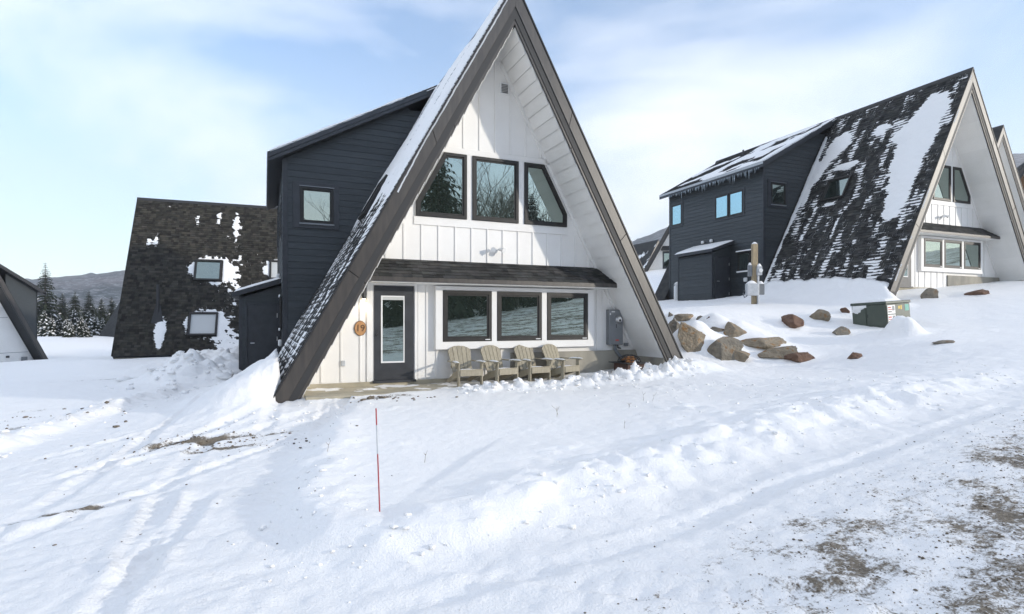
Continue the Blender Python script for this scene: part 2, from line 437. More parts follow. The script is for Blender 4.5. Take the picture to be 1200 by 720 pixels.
TRACKS = [([(-3.0, 2.2), (-3.4, 3.6), (-4.0, 6.0), (-4.8, 9), (-5.8, 13), (-7.2, 17), (-10, 22)], .040),
          ([(-5.6, 2.6), (-5.0, 4.6), (-4.4, 6.6), (-3.9, 8.6), (-3.4, 10.2)], .038),
          ([(2.2, 2.0), (0.4, 2.5), (-1.0, 3.2), (-2.2, 4.6), (-3.1, 6.6), (-3.9, 9.2), (-5.0, 12.5), (-6.6, 16)], .038),
          ([(-7.5, 4.0), (-6.0, 6.4), (-5.0, 8.4), (-4.3, 10)], .022),
          ([(-4.5, 1.2), (-1.0, 2.3), (1.0, 3.1), (3.0, 4.3), (6.0, 6.0), (10, 8.0)], .020)]
# snow drifted over and behind the boulders (r, f, half widths, height)
DRIFTS = [(5.15, 16.31, 0.59, 0.48, 0.59), (5.86, 16.24, 0.73, 0.54, 0.4), (6.83, 17.43, 0.63, 0.49, 0.28), (6.25, 17.45, 0.41, 0.41, 0.19), (6.3, 17.87, 0.35, 0.38, 0.17), (6.06, 18.07, 0.22, 0.33, 0.04), (5.62, 18.63, 0.48, 0.43, 0.11), (5.3, 18.67, 0.22, 0.33, 0.07), (5.06, 17.32, 0.34, 0.38, 0.16), (7.22, 16.9, 0.67, 0.51, 0.2), (6.3, 15.99, 0.48, 0.44, 0.02), (7.54, 16.15, 0.61, 0.49, 0.16), (7.84, 15.55, 0.55, 0.46, 0.09), (8.97, 18.33, 0.57, 0.47, 0.16), (10.26, 19.26, 0.51, 0.45, 0.14), (11.77, 19.89, 0.3, 0.36, 0.08), (9.98, 17.37, 0.39, 0.4, 0.03), (8.66, 14.34, 0.3, 0.36, 0.04), (10.49, 13.86, 0.33, 0.37, 0.04), (15.33, 21.02, 0.53, 0.45, 0.09), (16.84, 20.64, 0.48, 0.44, 0.08)]
def ground_h(r, f, detail=True):
    r = np.asarray(r, float); f = np.asarray(f, float)
    h = base_h(r, f)
    near = sst(45, 25, np.hypot(r, f - 10))
    h = h + 0.10 * fbm(r*0.22, f*0.22, 3) * near + 0.8 * fbm(r*0.02+5, f*0.02, 3) * (1 - near) * sst(20, 60, np.hypot(r, f))
    # unploughed field and its berm
    d, al = polydist(r, f, FIELD)
    wob = 0.28 * fbm(r*0.9, f*0.9, 3)
    dd = d + wob
    right = sst(6.5, 9.5, al)
    inside = sst(-0.22, 0.28, dd)*(1-right) + sst(-.55, .5, dd)*right
    reach = sst(14, 9, f) * sst(22, 14, r)
    rise = 0.13
    h = h + rise * inside * reach
    cb = np.exp(-((dd - 0.30) / (0.30 + .30*right))**2)
    lump = np.abs(fbm(r*2.3 + 3, f*2.3, 4))
    h = h + cb * (0.06 + 0.07 * right) * (0.65 + 1.1 * lump) * sst(20, 11, r) * sst(9.2, 8.0, f)
    # second soft ridge behind the road berm on the right, and lower hollow of the field
    d2 = d - (1.55 + 0.3 * fbm(r*0.4, f*0.4, 2))
    h = h + 0.05 * np.exp(-(d2/0.7)**2) * right * sst(18, 12, r) * (0.7 + 0.6 * lump)
    h = h - 0.10 * np.exp(-(((r - 0.2)/2.8)**2 + ((f - 6.3)/1.6)**2))
    # ruffled, wind- and shovel-broken patches
    ruff = sst(0.05, 0.45, fbm(r*0.5 + 11, f*0.5 + 3, 3)) * inside
    h = h + 0.07 * ruff * np.abs(fbm(r*3.3, f*3.3, 4)) * near
    # ploughed drive: wheel tracks in two sweeps
    out = (1 - inside) * near
    du, dv = 0.84, 0.54                       # direction of the drive towards the door
    q = -dv * r + du * f + 0.25 * fbm(r*0.25, f*0.25, 2)
    h = h + out * (0.014 * fbm(q*3.0, (du*r + dv*f)*0.10 + 5, 3)) * sst(2.5, -1.0, r)
    h = h + out * 0.010 * np.sin(q*9.0) * sst(0.3, 0.6, pn(q*0.55+2, (du*r+dv*f)*0.05)) * sst(2.0, -1.0, r)
    q2 = np.hypot(r - 2.5, f - 9.5)
    h = h + out * 0.012 * fbm(q2*4.5, np.arctan2(f-9.5, r-2.5)*1.2, 3) * sst(-4.0, -1.0, r) * sst(3, 1, r)
    # pressed wheel tracks with tread and little side ridges
    if detail:
        for ti, (tp, dep) in enumerate(TRACKS):
            dtr, atr = polydist(r, f, tp)
            dtr = dtr + .10*fbm(r*.5 + 3*ti, f*.5, 2)
            for wo in (-.78, .78):
                x_ = dtr - wo
                wdt = .13
                groove = sst(wdt, wdt*.65, np.abs(x_))
                fade = sst(-.35, .15, fbm(atr*.5 + 7*ti, wo*3 + x_*0, 2))
                tread = np.sin(2*np.pi*(atr/.17 + np.abs(x_)*2.2))
                h = h + (1 - inside) * fade * dep * (-groove*(.75 + .22*tread) + .55*np.exp(-((np.abs(x_) - wdt*1.25)/.05)**2)*(.6 + 1.2*np.abs(fbm(r*4, f*4, 2))))
    # ploughed ridges beside the wheel tracks
    h = h + out * 0.05 * np.exp(-((q - 6.6)/0.16)**2) * (0.4 + np.abs(fbm(r*2, f*2, 3))*2) * sst(-9, -6, r) * sst(-2.8, -4, r)
    # left bank
    d3, al3 = polydist(r, f, LBANK)
    d3 = d3 + 0.3 * fbm(r*0.8 + 9, f*0.8, 3)
    li = sst(-0.2, 0.5, d3) * sst(5, 8, f) * sst(19, 15, f)
    h = h + 0.10 * li + 0.13 * np.exp(-((d3 - 0.25)/0.3)**2) * (0.4 + 2.0 * np.abs(fbm(r*2.1, f*2.1, 3))) * sst(5, 7, f) * sst(18, 16, f)
    # lumpy heap by the far shed and drifts
    for (a, b, ra, rb, hh) in [(-8.8, 15.6, .95, .75, .62), (-9.7, 16.2, 1.0, .9, .42), (-9.3, 18.6, .9, 1.5, .75), (-11.5, 20.5, 2.2, 1.6, .55), (-12.8, 24.5, 2.0, 2.0, .55), (-7.3, 16.0, .55, .6, .22)]:
        w = np.exp(-(((r-a)/ra)**2 + ((f-b)/rb)**2)**1.3)
        h = h + hh * w * (0.75 + 0.9 * np.abs(fbm(r*1.9 + 4, f*1.9, 4)))
    # snow slid off the left roof slopes
    for H, hh, yb in ((H1, 1.12, 4.4), (H2, 1.0, 5.6)):
        x, y = rf_to_loc(H, r, f)
        prof = np.clip(1 - (-4.55 - x) / (2.1 + 0.35 * fbm(r*0.7, f*0.7, 2)), 0, 1)**1.25
        prof = np.where(x > -4.2, np.clip(1 - (x + 4.2)/0.55, 0, 1), prof)
        front = sst(-2.3, -0.9, y + 0.25 * fbm(r*1.1, f*1.1, 2)) * np.where(y < -1.15, sst(-4.75, -5.35, x), 1.0)
        # in front of the rake the pile only spills out a little
        front = np.where((x > -4.8) & (y > -1.3), 0.0, front)
        back = sst(yb + 0.6, yb - 1.6, y) 
        back = 0.12 + 0.88 * back
        back = back * sst(yb + 2.2, yb + 0.6, y)
        h = h + hh * prof * front * back * (0.9 + 0.25 * fbm(r*1.3, f*1.3, 3))
    # shovelled bank before the chairs (house-local y about -1.7)
    x, y = rf_to_loc(H1, r, f)
    yb = -1.75 + 0.10 * x * 0.3
    wl = np.exp(-((y - yb + 0.15*fbm(r*1.2, f*1.2, 2)) / 0.42)**2) * sst(-2.0, -0.9, x) * sst(5.0, 4.2, x)
    h = h + wl * (0.14 + 0.03*np.clip(x, 0, 4)) * (0.45 + 2.2 * np.abs(fbm(r*2.6, f*2.6, 4)))
    # shovelled strip along the facade: bare slab level
    strip = sst(-1.5, -1.15, y) * sst(0.3, -0.1, y) * sst(-4.6, -4.2, x) * sst(4.0, 3.7, x)
    h = h * (1 - strip) + strip * (-0.112 + 0.07 * fbm(r*1.6, f*1.6, 4) + .035*sst(-2.0, -1.0, x) + 0.06 * np.clip(x - 1.5, 0, 2))
    # path of trodden snow to the door
    pth = np.exp(-((x + 3.1 + 0.9*np.clip(-y-1.2, 0, 3)) / 0.7)**2) * sst(-3.8, -2.4, y) * sst(-0.9, -1.2, y)
    h = h - 0.06 * pth
    # pillow of snow at the right foot of the roof
    for (a, b, ra, rb, hh) in [(4.75, 14.0, .55, .55, .16), (11.05, 15.75, .42, .42, .52), (11.2, 16.3, .9, .5, .10)]:
        w = np.exp(-(((r-a)/ra)**2 + ((f-b)/rb)**2)**1.7); h = h + hh * w * (1 + .25*fbm(r*2.2, f*2.2, 3))
    for (a, b, ra, rb, hh) in DRIFTS:
        h = h + .95*hh * np.exp(-(((r-a)/ra)**2 + ((f-b+.08)/rb)**2)**1.4)
    if detail:
        h = h + near * (0.018 * fbm(r*4.2, f*4.2, 3) + 0.010 * fbm(r*13, f*13, 2)*(.5 + 1.2*(1-inside))) * (1 - .85*np.exp(-((r-.4)/3.2)**2 - ((f-7.0)/1.9)**2))
        lum = np.clip(fbm(r*5.5 + 2, f*5.5, 3) - 0.22, 0, 1)
        h = h + 0.11 * lum * np.clip(cb * (0.2 + .4*right) + wl * 1.6 + ruff * 0.35, 0, 1.3) * near
    return h

def gz(r, f):
    return float(ground_h(np.array([r]), np.array([f]), False)[0])
def gzw(x, y):
    dx, dy = x - CAM[0], y - CAM[1]
    return gz(dx*CR[0] + dy*CR[1], dx*CF[0] + dy*CF[1])

def axis(segs, grow_lo, grow_hi, lo, hi):
    a = []
    for (s, e, st) in segs: a += list(np.arange(s, e - 1e-6, st))
    a.append(segs[-1][1]); st = segs[-1][2]
    while a[-1] < hi: st *= grow_hi; a.append(a[-1] + st)
    st = segs[0][2]; pre = [a[0]]
    while pre[-1] > lo: st *= grow_lo; pre.append(pre[-1] - st)
    return np.array(pre[:0:-1] + a)

def build_ground():
    ra = axis([(-14, -6.5, .10), (-6.5, 8.5, .05), (8.5, 17, .10)], 1.09, 1.09, -320, 320)
    fa = axis([(2.2, 9, .045), (9, 18, .07), (18, 30, .16)], 1.09, 1.09, -170, 320)
    R, Fm = np.meshgrid(ra, fa)
    Hh = ground_h(R, Fm)
    X = CAM[0] + R*CR[0] + Fm*CF[0]; Y = CAM[1] + R*CR[1] + Fm*CF[1]
    V = np.stack([X.ravel(), Y.ravel(), Hh.ravel()], 1)
    nr, nf = len(ra), len(fa)
    idx = np.arange(nr*nf).reshape(nf, nr)
    Q = np.stack([idx[:-1, :-1].ravel(), idx[:-1, 1:].ravel(), idx[1:, 1:].ravel(), idx[1:, :-1].ravel()], 1)
    # dirt: grit on the road, scuffed spots on the drive
    d, al = polydist(R, Fm, FIELD)
    road = sst(-0.35, -1.5, d) * sst(5.5, 9.0, al)
    streak = 0.5 + 0.9 * fbm((-0.48*R + 0.87*Fm)*1.5, (0.87*R + 0.48*Fm)*0.35, 4)
    dirt = road * (0.37 + 0.44 * sst(-0.9, -2.5, d) * streak)
    for (a, b, ra_, rb_, st) in [(-4.6, 8.1, 1.0, .28, .95), (-3.9, 7.7, .8, .14, .75), (-3.6, 8.5, .5, .12, .7), (-4.2, 5.3, .8, .16, .8), (-3.9, 5.9, .5, .08, .5), (-2.6, 5.6, .6, .08, .5), (-8.5, 9.5, 1.2, .5, .55), (-9.8, 11.5, 1.0, .5, .5), (-2.4, 10.4, .9, .25, .6), (-12.6, 17.2, 2.2, .25, .7), (-3.1, 3.9, .5, .15, .4)]:
        u = 0.9*(R - a) + 0.42*(Fm - b); v = -0.42*(R - a) + 0.9*(Fm - b)
        dirt = np.maximum(dirt, st * np.exp(-((u/ra_)**2 + (v/rb_)**2)))
    pack = sst(0.2, -0.5, d) * sst(14, 9, np.hypot(R, Fm))
    o = mesh_np('ground', V, Q, 'snow_ground', kind='structure', attrs={'dirt': dirt, 'pack': pack})
    return o
build_ground()

# ------------------------------------------------------------------ hills and mountains beyond
def hill_mat():
    m = mat('wooded_hill', (0.1, 0.1, 0.1), 0.95, 0, 0.1)
    t = m.node_tree; b = t.nodes['Principled BSDF']
    tcn = t.nodes.new('ShaderNodeTexCoord')
    def nz(scale, det, rgh):
        n = t.nodes.new('ShaderNodeTexNoise'); n.inputs['Scale'].default_value = scale; n.inputs['Detail'].default_value = det
        n.inputs['Roughness'].default_value = rgh; t.links.new(tcn.outputs['Object'], n.inputs['Vector']); return n.outputs['Fac']
    r1 = t.nodes.new('ShaderNodeValToRGB')      # conifer / bare hardwood
    e = r1.color_ramp.elements
    e[0].position = 0.42; e[0].color = (0.060, 0.072, 0.078, 1); e[1].position = 0.58; e[1].color = (0.15, 0.14, 0.145, 1)
    t.links.new(nz(0.012, 8, 0.65), r1.inputs[0])
    r2 = t.nodes.new('ShaderNodeValToRGB')
    e = r2.color_ramp.elements
    e[0].position = 0.50; e[0].color = (0, 0, 0, 1); e[1].position = 0.72; e[1].color = (1, 1, 1, 1)
    t.links.new(nz(0.16, 5, 0.75), r2.inputs[0])
    mx = t.nodes.new('ShaderNodeMix'); mx.data_type = 'RGBA'
    fac = t.nodes.new('ShaderNodeMath'); fac.operation = 'MULTIPLY'; fac.inputs[1].default_value = 0.65
    t.links.new(r2.outputs[0], fac.inputs[0]); t.links.new(fac.outputs[0], mx.inputs['Factor'])
    t.links.new(r1.outputs[0], mx.inputs['A']); mx.inputs['B'].default_value = (0.66, 0.68, 0.72, 1)
    t.links.new(mx.outputs['Result'], b.inputs['Base Color'])
    return m
def build_hills():
    az_k = [-180, -120, -70, -50, -41, -35, -28, -10, 5, 12, 16, 24, 34, 42, 55, 75, 100, 140, 180]
    v_k = [.07, .06, .03, .035, .052, .071, .082, .095, .115, .138, .165, .185, .21, .222, .20, .14, .09, .08, .07]
    az = np.radians(np.linspace(-180, 180, 1081)); D = np.concatenate([np.linspace(150, 700, 56), np.linspace(730, 1400, 16)])
    A, Dm = np.meshgrid(az, D)
    v = np.interp(np.degrees(A), az_k, v_k)
    t = np.clip((Dm - 190) / 640, 0, 1)
    prof = np.where(Dm < 830, t*t*(3-2*t)*0.35 + 0.65*t**1.2, 1 - ((Dm-830)/1400))
    X = Dm*np.sin(A); Yv = Dm*np.cos(A)           # azimuth measured from the camera heading
    h = v * 830 * prof * (1 + 0.06*fbm(X*0.004, Yv*0.004, 3)) + sst(200, 400, Dm) * (4*fbm(X*0.012, Yv*0.012, 3) + 3.0*np.abs(fbm(X*0.09, Yv*0.09, 3)) + 2.5*np.abs(fbm(X*0.35, Yv*0.35, 2)))
    h = h + np.where(Dm < 230, base_h(X, Yv) * 0 + 0, 0) - 6 * sst(260, 150, Dm)
    # stay beneath the near ground sheet
    bh = base_h(np.clip(X, -170, 170), np.clip(Yv, -90, 170))
    h = h + bh * sst(420, 230, Dm) - 1.5 * sst(330, 240, Dm)
    wx = CAM[0] + X*CR[0] + Yv*CF[0]; wy = CAM[1] + X*CR[1] + Yv*CF[1]
    V = np.stack([wx.ravel(), wy.ravel(), h.ravel() + 1.0], 1)
    na, nd = len(az), len(D); idx = np.arange(na*nd).reshape(nd, na)
    Q = np.stack([idx[:-1, :-1].ravel(), idx[:-1, 1:].ravel(), idx[1:, 1:].ravel(), idx[1:, :-1].ravel()], 1)
    mesh_np('hills', V, Q, hill_mat(), kind='structure', smooth=False)
build_hills()

# ------------------------------------------------------------------ A-frame house
TA = 1.81; TH = math.atan(TA); CS, SN = math.cos(TH), math.sin(TH)
ZA = 8.81; OV = 1.18; YR = 13.2; YRW = 12.35
IN = 0.53                                    # horizontal depth of the rake boards
def SL(sx, y, s, n=0.0):                     # slope coordinates -> local point
    return (sx * (s*CS + n*SN), y, ZA - s*SN + n*CS)
def xo(z): return (ZA - z) / TA              # outer half width
def xi(z): return (ZA - z) / TA - IN         # inner (soffit) half width

def inset(poly, d):
    n = len(poly); out = []
    area = sum(poly[i][0]*poly[(i+1) % n][1] - poly[(i+1) % n][0]*poly[i][1] for i in range(n))
    sg = 1 if area > 0 else -1
    for i in range(n):
        p0, p1, p2 = Vector(poly[i-1]), Vector(poly[i]), Vector(poly[(i+1) % n])
        d1 = (p1-p0).normalized(); d2 = (p2-p1).normalized()
        n1 = Vector((-d1.y, d1.x))*sg; n2 = Vector((-d2.y, d2.x))*sg
        b = (n1+n2); k = d / max(0.2, (1 + n1.dot(n2)))
        q = p1 + b*k; out.append((q.x, q.y))
    return out

def window(parent, poly, mp, out, fw=0.075, depth=0.06, glass='glass', frame='frame', sash=True, label=None, recess=0.02):
    """poly: outline in plane (u, v); mp(u, v, w) -> local point, w measured outwards"""
    f = MB(); i1 = inset(poly, fw)
    o3 = lambda pl, w: [mp(u, v, w) for u, v in pl]
    off = Vector(mp(0, 0, depth)) - Vector(mp(0, 0, 0))
    f.ring(o3(poly, out), o3(i1, out), off)
    root = f.build('window', frame, parent, bevel=0.006, label=label)
    if sash:
        i2 = inset(poly, fw*0.98); i3 = inset(poly, fw + 0.035)
        MB().ring(o3(i2, out), o3(i3, out), off*0.62).build('sash', frame, root, bevel=0.004)
        gp = inset(poly, fw + 0.03)
    else: gp = inset(poly, fw - 0.005)
    MB().prism(o3(gp, out + recess), off*0.12).build('pane', glass, root)
    return root

def plank(mb_name, parent, mp, u0b, u1b, u0t, u1t, v0, v1, material='dark_siding', w=0.0, tb=0.020, tt=0.004, label=None):
    a = [mp(u0b, v0, w), mp(u1b, v0, w), mp(u1t, v1, w), mp(u0t, v1, w)]
    b = [mp(u0b, v0, w+tb), mp(u1b, v0, w+tb), mp(u1t, v1, w+tt), mp(u0t, v1, w+tt)]
    m = MB(); m.add(a + b, [(3,2,1,0), (4,5,6,7), (0,1,5,4), (1,2,6,5), (2,3,7,6), (3,0,4,7)])
    return m.build(mb_name, material, parent)

def shingle_field(mp, u0, u1, v0, v1, clipf=None, expo=0.145, seed=1, wmin=0.14, wmax=0.34, lo=0.65, hi=1.35, off=0.004):
    """courses from v=v1 (bottom) up to v0; mp(u, v, n); clipf(v) -> (u0, u1)"""
    rnd = random.Random(seed); mb = MB(); v = v1
    while v > v0 + 0.01:
        vt = max(v - expo, v0)
        a, b = (u0, u1) if clipf is None else clipf(0.5*(v+vt))
        u = a - rnd.uniform(0, 0.2)
        while u < b - 0.01:
            w = rnd.uniform(wmin, wmax); ua, ub = max(u, a), min(u + w, b)
            if ub - ua > 0.02:
                th = off + 0.010 + rnd.choice((0, 0, 0.005)); dv = rnd.uniform(-0.012, 0.004); g = 0.003
                t = rnd.uniform(lo, hi); ti = (t*rnd.uniform(.97, 1.05), t, t*rnd.uniform(.92, 1.02))
                mb.add([mp(ua+g, v+dv, 0), mp(ub-g, v+dv, 0), mp(ub-g, v+dv, th), mp(ua+g, v+dv, th), mp(ub-g, vt, off), mp(ua+g, vt, off)],
                       [(0, 1, 2, 3), (3, 2, 4, 5)], ti)
            u += w
        v = vt
    return mb

def snow_sheet(mp, u0, u1, v0, v1, hfun, step, parent, name='roof_snow', hmax=None):
    nu = max(2, int((u1-u0)/step)); nv = max(2, int((v1-v0)/step))
    U, V = np.meshgrid(np.linspace(u0, u1, nu+1), np.linspace(v0, v1, nv+1))
    Hh = hfun(U, V)
    # taper down at the sheet's own borders so that no edge hangs in the air
    P = np.array([mp(float(u), float(v), float(h)) for u, v, h in zip(U.ravel(), V.ravel(), Hh.ravel())])
    idx = np.arange((nu+1)*(nv+1)).reshape(nv+1, nu+1)
    Q = np.stack([idx[:-1, :-1].ravel(), idx[:-1, 1:].ravel(), idx[1:, 1:].ravel(), idx[1:, :-1].ravel()], 1)
    keep = (Hh.ravel()[Q] > 0.0).any(1); Q = Q[keep]
    if len(Q) == 0: return None
    used = np.unique(Q); re = -np.ones(len(P), int); re[used] = np.arange(len(used))
    return mesh_np(name, P[used], re[Q], 'snow', parent, kind='stuff' if name == 'roof_snow' else None)

mpF = lambda y0: (lambda u, v, w: (u, y0 - w, v))
mpL = lambda x0: (lambda u, v, w: (x0 - w, u, v))
mpB = lambda y0: (lambda u, v, w: (u, y0 + w, v))
DZ0, DSL = 8.81, 0.552                        # dormer roof: outer line z = DZ0 - DSL*|x|
DX = -4.55; DYF, DYR = 5.10, 12.05; DEX = -4.945; DRF, DRR = 4.75, 12.45
def dz(x): return DZ0 + DSL*x                 # outer dormer roof height, x <= 0
DT = 0.25                                     # vertical thickness of dormer roof

def fascia_run(root, sx, ztop, zbot, y, n0, n1, depth, nseg, seed):
    """boards along a rake between perpendicular offsets n0..n1 below the outer plane"""
    rnd = random.Random(seed)
    # offset plane apex heights; boards cut horizontally at the foot, mitred at the ridge
    def pt(n, z):                              # x on plane offset n at height z
        return (ZA - z - n/CS) / TA
    za0, za1 = ZA - n0/CS, ZA - n1/CS
    cuts = [0.0] + sorted(rnd.uniform(0.25, 0.85) if nseg == 2 else (k + rnd.uniform(-.15, .15))/nseg for k in range(1, nseg)) + [1.0]
    for a, b in zip(cuts[:-1], cuts[1:]):
        def row(c):
            za = za0 + (zbot - za0)*c; zb = za1 + (zbot - za1)*c
            return (sx*pt(n0, za), za), (sx*pt(n1, zb), zb)
        p0, q0 = row(a + (0.0006 if a > 0 else 0)); p1, q1 = row(b - (0.0006 if b < 1 else 0))
        MB().prism([(p0[0], y, p0[1]), (q0[0], y, q0[1]), (q1[0], y, q1[1]), (p1[0], y, p1[1])], (0, depth, 0)).build('fascia_board', 'fascia', root, bevel=0.004)

def build_house(label, full=True, dormer=True, front='white', shingle='shingle', skylights=True, right_shingles=False, zfoot=(-0.3, 0.27), bottom=-0.6):
    root = empty('a_frame_house', label=label, cat='house')
    # --- roof slopes
    for sx in (-1, 1):
        zf = zfoot[0] if sx < 0 else zfoot[1]
        smax = (ZA - zf)/SN
        pieces = [(-OV + 0.02, YR)]
        if sx < 0 and dormer: pieces = [(-OV + 0.02, DYF + 0.02), (DYR - 0.02, YR)]
        for k, (ya, yb) in enumerate(pieces):
            m = MB(); dn = -0.40
            prof = [SL(sx, ya, 0.0, -0.004), SL(sx, ya, smax, -0.004), SL(sx, ya, smax + dn*0 , dn), SL(sx, ya, 0.0, dn)]
            # clip the ridge side to the centre line
            prof[3] = (0.0, ya, ZA + dn/CS); prof[0] = (0.0, ya, ZA - 0.004/CS)
            m.prism(prof, (0, yb-ya, 0))
            rs = m.build('roof_slope', 'deck', root)
            if (full and sx < 0 and k == 0) or (right_shingles and sx > 0):
                sh = shingle_field(lambda u, v, n: SL(sx, u, v, n), -OV - 0.015, yb, 0.0, smax, seed=5+k+sx, lo=.45, hi=1.45, wmin=.12, wmax=.26)
                sh.build('shingles', shingle, rs, tint=True, kind='stuff')
            else:
                m2 = MB()
                m2.add([SL(sx, -OV if k == 0 else ya, 0, .008), SL(sx, yb, 0, .008), SL(sx, yb, smax, .008), SL(sx, -OV if k == 0 else ya, smax, .008)], [(0, 1, 2, 3)])
                m2.build('shingles', shingle, rs, tint=True)
        # rake boards front and back
        fascia_run(root, sx, ZA, zf, -OV, 0.03, 0.27, 0.05, 3, 3 + sx)
        fascia_run(root, sx, ZA, zf + 0.01, -OV + 0.035, 0.272, 0.455, 0.05, 3, 9 + sx)
        fascia_run(root, sx, ZA, zf, YR - 0.03, 0.03, 0.30, 0.05, 2, 5 + sx)
        # drip edge under the shingles
        a = [SL(sx, -OV - 0.02, 0.02, 0.0), SL(sx, -OV - 0.02, smax, 0.0), SL(sx, -OV - 0.02, smax, -0.028), SL(sx, -OV - 0.02, 0.04, -0.028)]
        MB().prism(a, (0, 0.06, 0)).build('drip_edge', 'black', root)
        # soffit: backing and planks across the overhang
        nin = IN*SN
        s0 = IN*SN*SN/CS + .03; s1 = (ZA - max(zf, -0.1))/SN - 0.05
        m = MB(); m.add([SL(sx, -OV+.04, s0, -nin+.012), SL(sx, 0.0, s0, -nin+.012), SL(sx, 0.0, s1, -nin+.012), SL(sx, -OV+.04, s1, -nin+.012)], [(0, 1, 2, 3)])
        so = m.build('soffit', 'white_soffit', root)
        if full:
            s = s0; k = 0
            while s < s1 - 0.05:
                e = min(s + 0.295, s1)
                lo = [SL(sx, -OV+.085, s+.004, -nin), SL(sx, -.002, s+.004, -nin), SL(sx, -.002, e, -nin), SL(sx, -OV+.085, e, -nin)]
                lo = [SL(sx, -OV+.085, s+.004, -nin-.002), SL(sx, -.002, s+.004, -nin-.002), SL(sx, -.002, e, -nin-.024), SL(sx, -OV+.085, e, -nin-.024)]
                nrm = Vector(SL(sx, 0, 0, 1)) - Vector(SL(sx, 0, 0, 0))
                MB().prism(lo, nrm*0.012).build('plank', 'white_soffit', so)
                s = e; k += 1
    # ridge cap
    m = MB(); m.prism([SL(-1, -OV-.02, .16, .016), (0, -OV-.02, ZA+.034), SL(1, -OV-.02, .16, .016), (0, -OV-.02, ZA+.004)], (0, YR+OV+.02, 0))
    m.build('ridge_cap', 'deck', root)
    # --- gable walls
    zi = ZA - IN*TA                                # inner apex
    fw = MB(); fw.prism([(-xi(bottom)-.02, 0, bottom), (xi(bottom)+.02, 0, bottom), (0, 0, zi+.04)], (0, 0.12, 0))
    gw = fw.build('gable_wall', front, root)
    MB().prism([(-xi(bottom), YRW, bottom), (xi(bottom), YRW, bottom), (0, YRW, zi)], (0, 0.1, 0)).build('gable_wall', front, root, label='rear gable wall of flat white panels')
    P = mpF(0.0)
    if full:
        bw = 0.045
        # battens in three zones
        def battens(zlo, zhi, xs):
            for x in xs:
                top = min(zhi, ZA - TA*(abs(x) + IN + 0.05)) if zhi is None or zhi > 5 else zhi
                top = min(zhi, ZA - TA*(abs(x) + IN + 0.06))
                if top - zlo > 0.12: MB().box(x-bw/2, x+bw/2, -0.022, 0.0, zlo, top).build('batten', 'white', gw, bevel=0.004)
        battens(2.70, 3.50, [(-3.0 + 0.4*k + .0) for k in range(16)])
        battens(5.345, 8.0, [-1.2, -.8, -.4, .0, .4, .8, 1.2])
        battens(0.02, 2.16, [-3.95, -3.55, -3.15])
        battens(0.02, 0.66, [-1.45, -1.05, -.65, -.25, .15])
        battens(0.02, 2.16, [-1.87, -1.68])
        battens(0.58, 0.66, [.55, .95, 1.35, 1.75, 2.15, 2.55])
        battens(0.58, 2.16, [2.85, 3.02])
        # trims
        MB().box(-1.98, 1.98, -0.030, 0.0, 3.50, 3.69).build('trim_board', 'white', gw, bevel=0.004)
        MB().box(-1.58, 1.58, -0.030, 0.0, 5.20, 5.34).build('trim_board', 'white', gw, bevel=0.004)
        for a, b in ((-.733, -.593), (.593, .751)):
            MB().box(a, b, -0.028, 0.0, 3.69, 5.20).build('trim_board', 'white', gw, bevel=0.003)
        for sx in (-1, 1):
            # rake frieze along the soffit
            pts = [(sx*(xi(0.6)-.0), -.03, 0.6), (sx*(xi(0.6)-.10), -.03, 0.6), (sx*(xi(7.5)-.10), -.03, 7.5), (sx*xi(7.5), -.03, 7.5)]
            MB().prism(pts, (0, .03, 0)).build('frieze_board', 'white', gw)
        MB().box(-3.02, -2.885, -.03, 0, 0.0, 2.19).build('door_casing', 'white', gw, bevel=.004)
        MB().box(-1.965, -1.90, -.03, 0, 0.0, 2.19).build('door_casing', 'white', gw, bevel=.004)
        MB().box(-2.885, -1.965, -.03, 0, 2.115, 2.19).build('door_casing', 'white', gw, bevel=.004)
    else:
        MB().box(-1.98, 1.98, -0.030, 0.0, 3.50, 3.69).build('trim_board', 'white' if front == 'white' else front, gw)
    # --- upper windows
    up = [[(-1.934, 3.69), (-.733, 3.69), (-.733, 5.195), (-1.28, 5.195), (-1.934, 4.02)],
          [(-.593, 3.69), (.593, 3.69), (.593, 5.195), (-.593, 5.195)],
          [(.751, 3.69), (1.934, 3.69), (1.934, 4.02), (1.29, 5.195), (.751, 5.195)]]
    for pl in up: window(root, pl, P, 0.0, fw=0.075, depth=0.065, sash=full)
    # --- bumped-out bay with three windows
    bx0, bx1, bz0, bz1 = -1.51, 2.674, 0.675, 2.12
    wx = [(-1.342, -.146), (-.011, 1.178), (1.32, 2.495)]; wz = (0.848, 2.025)
    bay = MB(); bay.box(bx0, bx1, -0.10, 0.0, bz0, bz1); bo = bay.build('window_bay', 'white', root, bevel=.004)
    B = mpF(-0.10)
    tr = MB(); xs = [bx0, wx[0][0], wx[0][1], wx[1][0], wx[1][1], wx[2][0], wx[2][1], bx1]
    for i in range(0, 8, 2): MB().box(xs[i], xs[i+1], -.14, -.10, wz[0], wz[1]).build('trim_board', 'white', bo, bevel=.003)
    MB().box(bx0, bx1, -.14, -.10, bz0, wz[0]).build('trim_board', 'white', bo, bevel=.003)
    MB().box(bx0, bx1, -.14, -.10, wz[1], bz1).build('trim_board', 'white', bo, bevel=.003)
    for a, b in wx:
        wn = window(root, [(a+.002, wz[0]+.002), (b-.002, wz[0]+.002), (b-.002, wz[1]-.002), (a+.002, wz[1]-.002)], B, 0.0, fw=0.085, depth=0.055, sash=full)
        if full: MB().box(b-.17, b-.05, -.17, -.155, wz[0]+.03, wz[0]+.05).build('crank_handle', 'white_plastic', wn)
    # --- door
    dr = MB().box(-2.862, -1.985, -.035, .02, 0.02, 2.10).build('door', 'dark_paint', root, bevel=.004)
